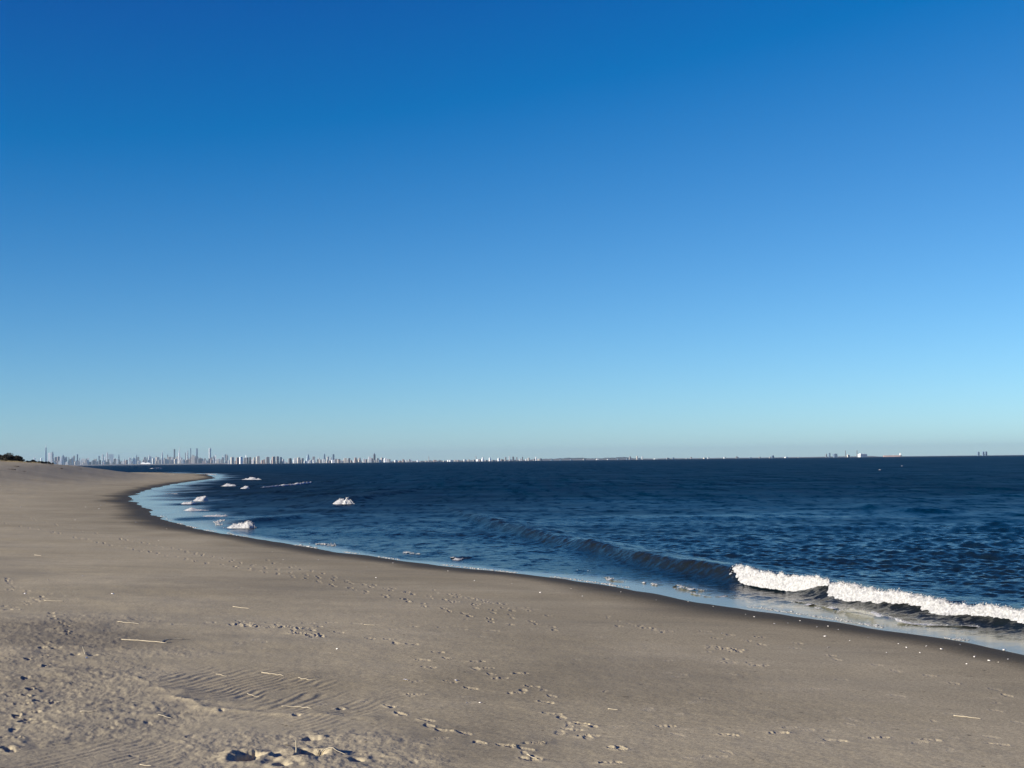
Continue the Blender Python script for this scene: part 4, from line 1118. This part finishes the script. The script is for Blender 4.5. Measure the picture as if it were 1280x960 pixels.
for a in TB:
    st = a[5] == 'stack'
    tower(*a[:6], a[6], 'chimneys on the far shore' if st else GB, name='chimney' if st else 'building', cat='chimney' if st else 'building')
tower(1057, 1.5, 563.4, 'dark', 16, 'stack', 'left of two dark chimneys on the far horizon', 'chimneys on the far shore', name='chimney', cat='chimney')
tower(1071.4, 1.6, 563.2, 'dark', 16, 'stack', 'right of two dark chimneys on the far horizon', 'chimneys on the far shore', name='chimney', cat='chimney')
# low roofs filling the foot of each cluster
rf = random.Random(42)
def filler(x0, x1, n, lo, hi, km, cols, label, group):
    for k in range(n):
        px = x0 + (x1 - x0) * (k + rf.uniform(.1, .9)) / n
        tower(px, rf.uniform(2.2, 5.0), hor(px) - rf.uniform(lo, hi), rf.choice(cols), km + rf.uniform(-.4, .6), rf.choice(['slab', 'slab', 'setback', 'low']), label, group, name='building', rr=rf)
filler(66, 112, 20, 4, 9, 26, ['grey', 'bluish', 'pale', 'brick', 'tan'], 'low roof among the foot of the left cluster, between the spired tower and the gap', 'low roofs of the left cluster')
filler(112, 160, 20, 4, 8, 26, ['bluish', 'grey', 'brick', 'pale', 'dark'], 'low roof at the foot of the wide blue glass slab group', 'low roofs by the glass slab')
filler(160, 285, 52, 4, 9.5, 30, ['grey', 'bluish', 'pale', 'brick', 'tan', 'grey'], 'low roof filling the foot of the central skyline cluster', 'low roofs of the central cluster')
filler(285, 382, 24, 2.5, 5.5, 16.6, ['tan', 'brick', 'pale', 'white', 'grey'], 'low house roof at the foot of the apartment row', 'low roofs of the apartment row')
filler(380, 486, 28, 2, 4.5, 18.4, ['grey', 'tan', 'brick', 'pale', 'white'], 'low roof between the glass group and the dark peaked tower', 'low roofs right of the apartment row')
filler(486, 680, 36, .9, 2.4, 18.4, ['grey', 'tan', 'brick', 'pale', 'white'], 'very low roof on the thin far shore left of the low hills', 'low roofs on the thin far shore')
filler(680, 1000, 22, .5, 1.4, 18.4, ['grey', 'tan', 'bluish', 'pale'], 'barely visible roof on the bare horizon below or right of the low hills', 'roofs on the bare horizon')

# low land behind the water: thin strip and faint hills
def ridge(name, pts, km, mat):
    V = []; F = []
    n = 240
    xs = np.linspace(pts[0][0], pts[-1][0], n)
    hs = np.interp(xs, [p[0] for p in pts], [p[1] for p in pts])
    d = km * 1000
    for i, (px, h) in enumerate(zip(xs, hs)):
        hh = max(.5, h * (1 + .18 * float(vnoise(np.array([px * .35]), np.array([1.0]), 5)[0]))) * d / F_PX + (CAM_Z if h > 0.3 else 0)
        q = ray(px, hor(px)); x = q[0] / q[1]
        for (dd, z) in ((0, -3), (150, hh * .7), (900, hh), (2600, -3)): V.append((x * (d + dd), d + dd, z))
    for i in range(n - 1):
        for k in range(3): F.append((i * 4 + k, (i + 1) * 4 + k, (i + 1) * 4 + k + 1, i * 4 + k + 1))
    me = bpy.data.meshes.new(name); me.from_pydata(V, [], F); me.materials.append(mat); me.update()
    me.polygons.foreach_set('use_smooth', np.ones(len(F), bool))
    return tag(link(bpy.data.objects.new(name, me)), kind='structure')
M['land'] = simple('far_land', (0.16, 0.15, 0.14), 0.9, 0.3, 0.004)
M['hill'] = simple('far_woods', (0.06, 0.08, 0.09), 0.9, 0.3, 0.002)
ridge('far_coast', [(-200, .6), (150, .8), (285, .9), (480, 1.1), (660, 1.1), (800, .8), (960, .4), (1020, .7), (1095, .8), (1100, .1), (1400, .1)], 19.5, M['land'])
ridge('far_hills', [(640, 0.2), (670, 1.6), (700, 2.2), (718, 3.0), (740, 2.0), (765, 2.4), (780, 2.9), (786, 2.4), (800, .6), (850, .1)], 23, M['hill'])

# ship on the horizon
def ship(px, d_km, length_px):
    d = d_km * 1000; mpp = d / F_PX
    q = ray(px, hor(px)); x = q[0] / q[1] * d
    Ls = length_px * mpp
    M['hull'] = simple('hull_red', (0.42, 0.3, 0.28), 0.6, 0.2, .05); M['shipwhite'] = simple('ship_white', (0.8, 0.8, 0.78), 0.5, 0.05, .1)
    root = bpy.data.objects.new('cargo_ship', None); COL.objects.link(root); root.location = (x, d, 0)
    tag(root, 'small red hulled ship with a white superstructure on the right horizon', 'ship')
    h = MB(); hw = Ls * .07; hh = 1.7 * mpp
    prof = [(-.5, .7), (-.46, 1), (.38, 1), (.46, .6), (.5, .05)]
    vs = []
    for (t, w) in prof:
        for (s, z, k) in ((-1, -3, .75), (-1, hh, 1), (1, hh, 1), (1, -3, .75)): vs.append((t * Ls, s * hw * w * k, z + (hh * .2 if t > .4 and z > 0 else 0)))
    fs = [(0, 1, 2, 3), (16, 19, 18, 17)]
    for i in range(4):
        for k in range(4): fs.append((i * 4 + k, (i + 1) * 4 + k, (i + 1) * 4 + (k + 1) % 4, i * 4 + (k + 1) % 4))
    h.add(vs, fs); h.build('hull', M['hull'], root)
    b = MB(); b.prism(Ls * .42, 0, hh, hh + 2.2 * mpp, Ls * .05, hw * 1.6); b.prism(Ls * .42, 0, hh + 2.2 * mpp, hh + 2.8 * mpp, Ls * .03, hw * 1.2); b.build('superstructure', M['shipwhite'], root)
    for k in range(4):
        c = MB(); c.prism(0, 0, 0, 1.1 * mpp, 1.3, 1.3, n=8); c.tube([(0, 0, .9 * mpp), (Ls * .06, 0, 1.3 * mpp)], [.6, .4], 6)
        o = c.build('deck_crane', M['hull' if k % 2 else 'shipwhite'], root); o.location = (Ls * (-.36 + .2 * k), 0, hh)
ship(1115.5, 15, 23)

# ================================================================== HAZE
HAZE = True
if HAZE:
    mb = MB(); B = 62000
    mb.add([(-B, -B, -4), (B, -B, -4), (B, B, -4), (-B, B, -4), (-B, -B, 490), (B, -B, 490), (B, B, 490), (-B, B, 490)],
           [(3, 2, 1, 0), (4, 5, 6, 7), (0, 1, 5, 4), (1, 2, 6, 5), (2, 3, 7, 6), (3, 0, 4, 7)])
    hm = bpy.data.materials.new('haze'); hm.use_nodes = True; nt = hm.node_tree; nt.nodes.clear()
    out = N(nt, 'ShaderNodeOutputMaterial'); pv = N(nt, 'ShaderNodeVolumePrincipled')
    pv.inputs['Color'].default_value = (0.58, 0.79, 0.95, 1); pv.inputs['Density'].default_value = HAZE_D = 1.35e-5; pv.inputs['Anisotropy'].default_value = 0.2
    L(nt, pv, 0, out, 'Volume')
    hz = mb.build('haze', hm); tag(hz, kind='stuff')

# ================================================================== LIGHT, SKY, VIEW
SUN_AZ, SUN_EL = -121.0, 17.0
w = bpy.data.worlds.new('World'); S.world = w; w.use_nodes = True
nt = w.node_tree; bg = nt.nodes['Background']
sky = nt.nodes.new('ShaderNodeTexSky'); sky.sky_type = 'NISHITA'; sky.sun_disc = False
sky.sun_elevation = math.radians(SUN_EL); sky.sun_rotation = math.radians(SUN_AZ % 360)
sky.altitude = 0; sky.air_density = 0.7; sky.dust_density = 0.15; sky.ozone_density = 5.0
sx = nt.nodes.new('ShaderNodeSeparateColor'); nt.links.new(sky.outputs[0], sx.inputs[0])      # the vivid contrast of a phone picture
cx_ = nt.nodes.new('ShaderNodeCombineColor')
for i, (g_, o_) in enumerate(((1.31, -0.97), (1.34, -0.88), (1.14, 0.0))):
    nt.links.new(math_n(nt, 'MAXIMUM', math_n(nt, 'ADD', math_n(nt, 'MULTIPLY', sx.outputs[i], g_), o_), 0.01), cx_.inputs[i])
nt.links.new(cx_.outputs[0], bg.inputs[0])
bg.inputs[1].default_value = 0.07
sd = bpy.data.lights.new('sun', 'SUN'); sd.energy = 5.0; sd.angle = math.radians(0.53); sd.color = (1.0, 0.89, 0.74)
so = bpy.data.objects.new('sun', sd); COL.objects.link(so)
e, a = math.radians(SUN_EL), math.radians(SUN_AZ)
dv = Vector((math.sin(a) * math.cos(e), math.cos(a) * math.cos(e), math.sin(e)))
so.rotation_euler = dv.to_track_quat('Z', 'Y').to_euler(); so.location = (-60, -20, 60)
vs = S.view_settings
S.display_settings.display_device = 'sRGB'
vs.view_transform = 'Standard'; vs.look = 'None'; vs.gamma = 1.0; vs.use_curve_mapping = False; vs.exposure = 0.72
S.render.engine = 'CYCLES'
S.cycles.use_denoising = True; S.cycles.max_bounces = 6; S.cycles.volume_bounces = 0; S.cycles.sample_clamp_indirect = 6
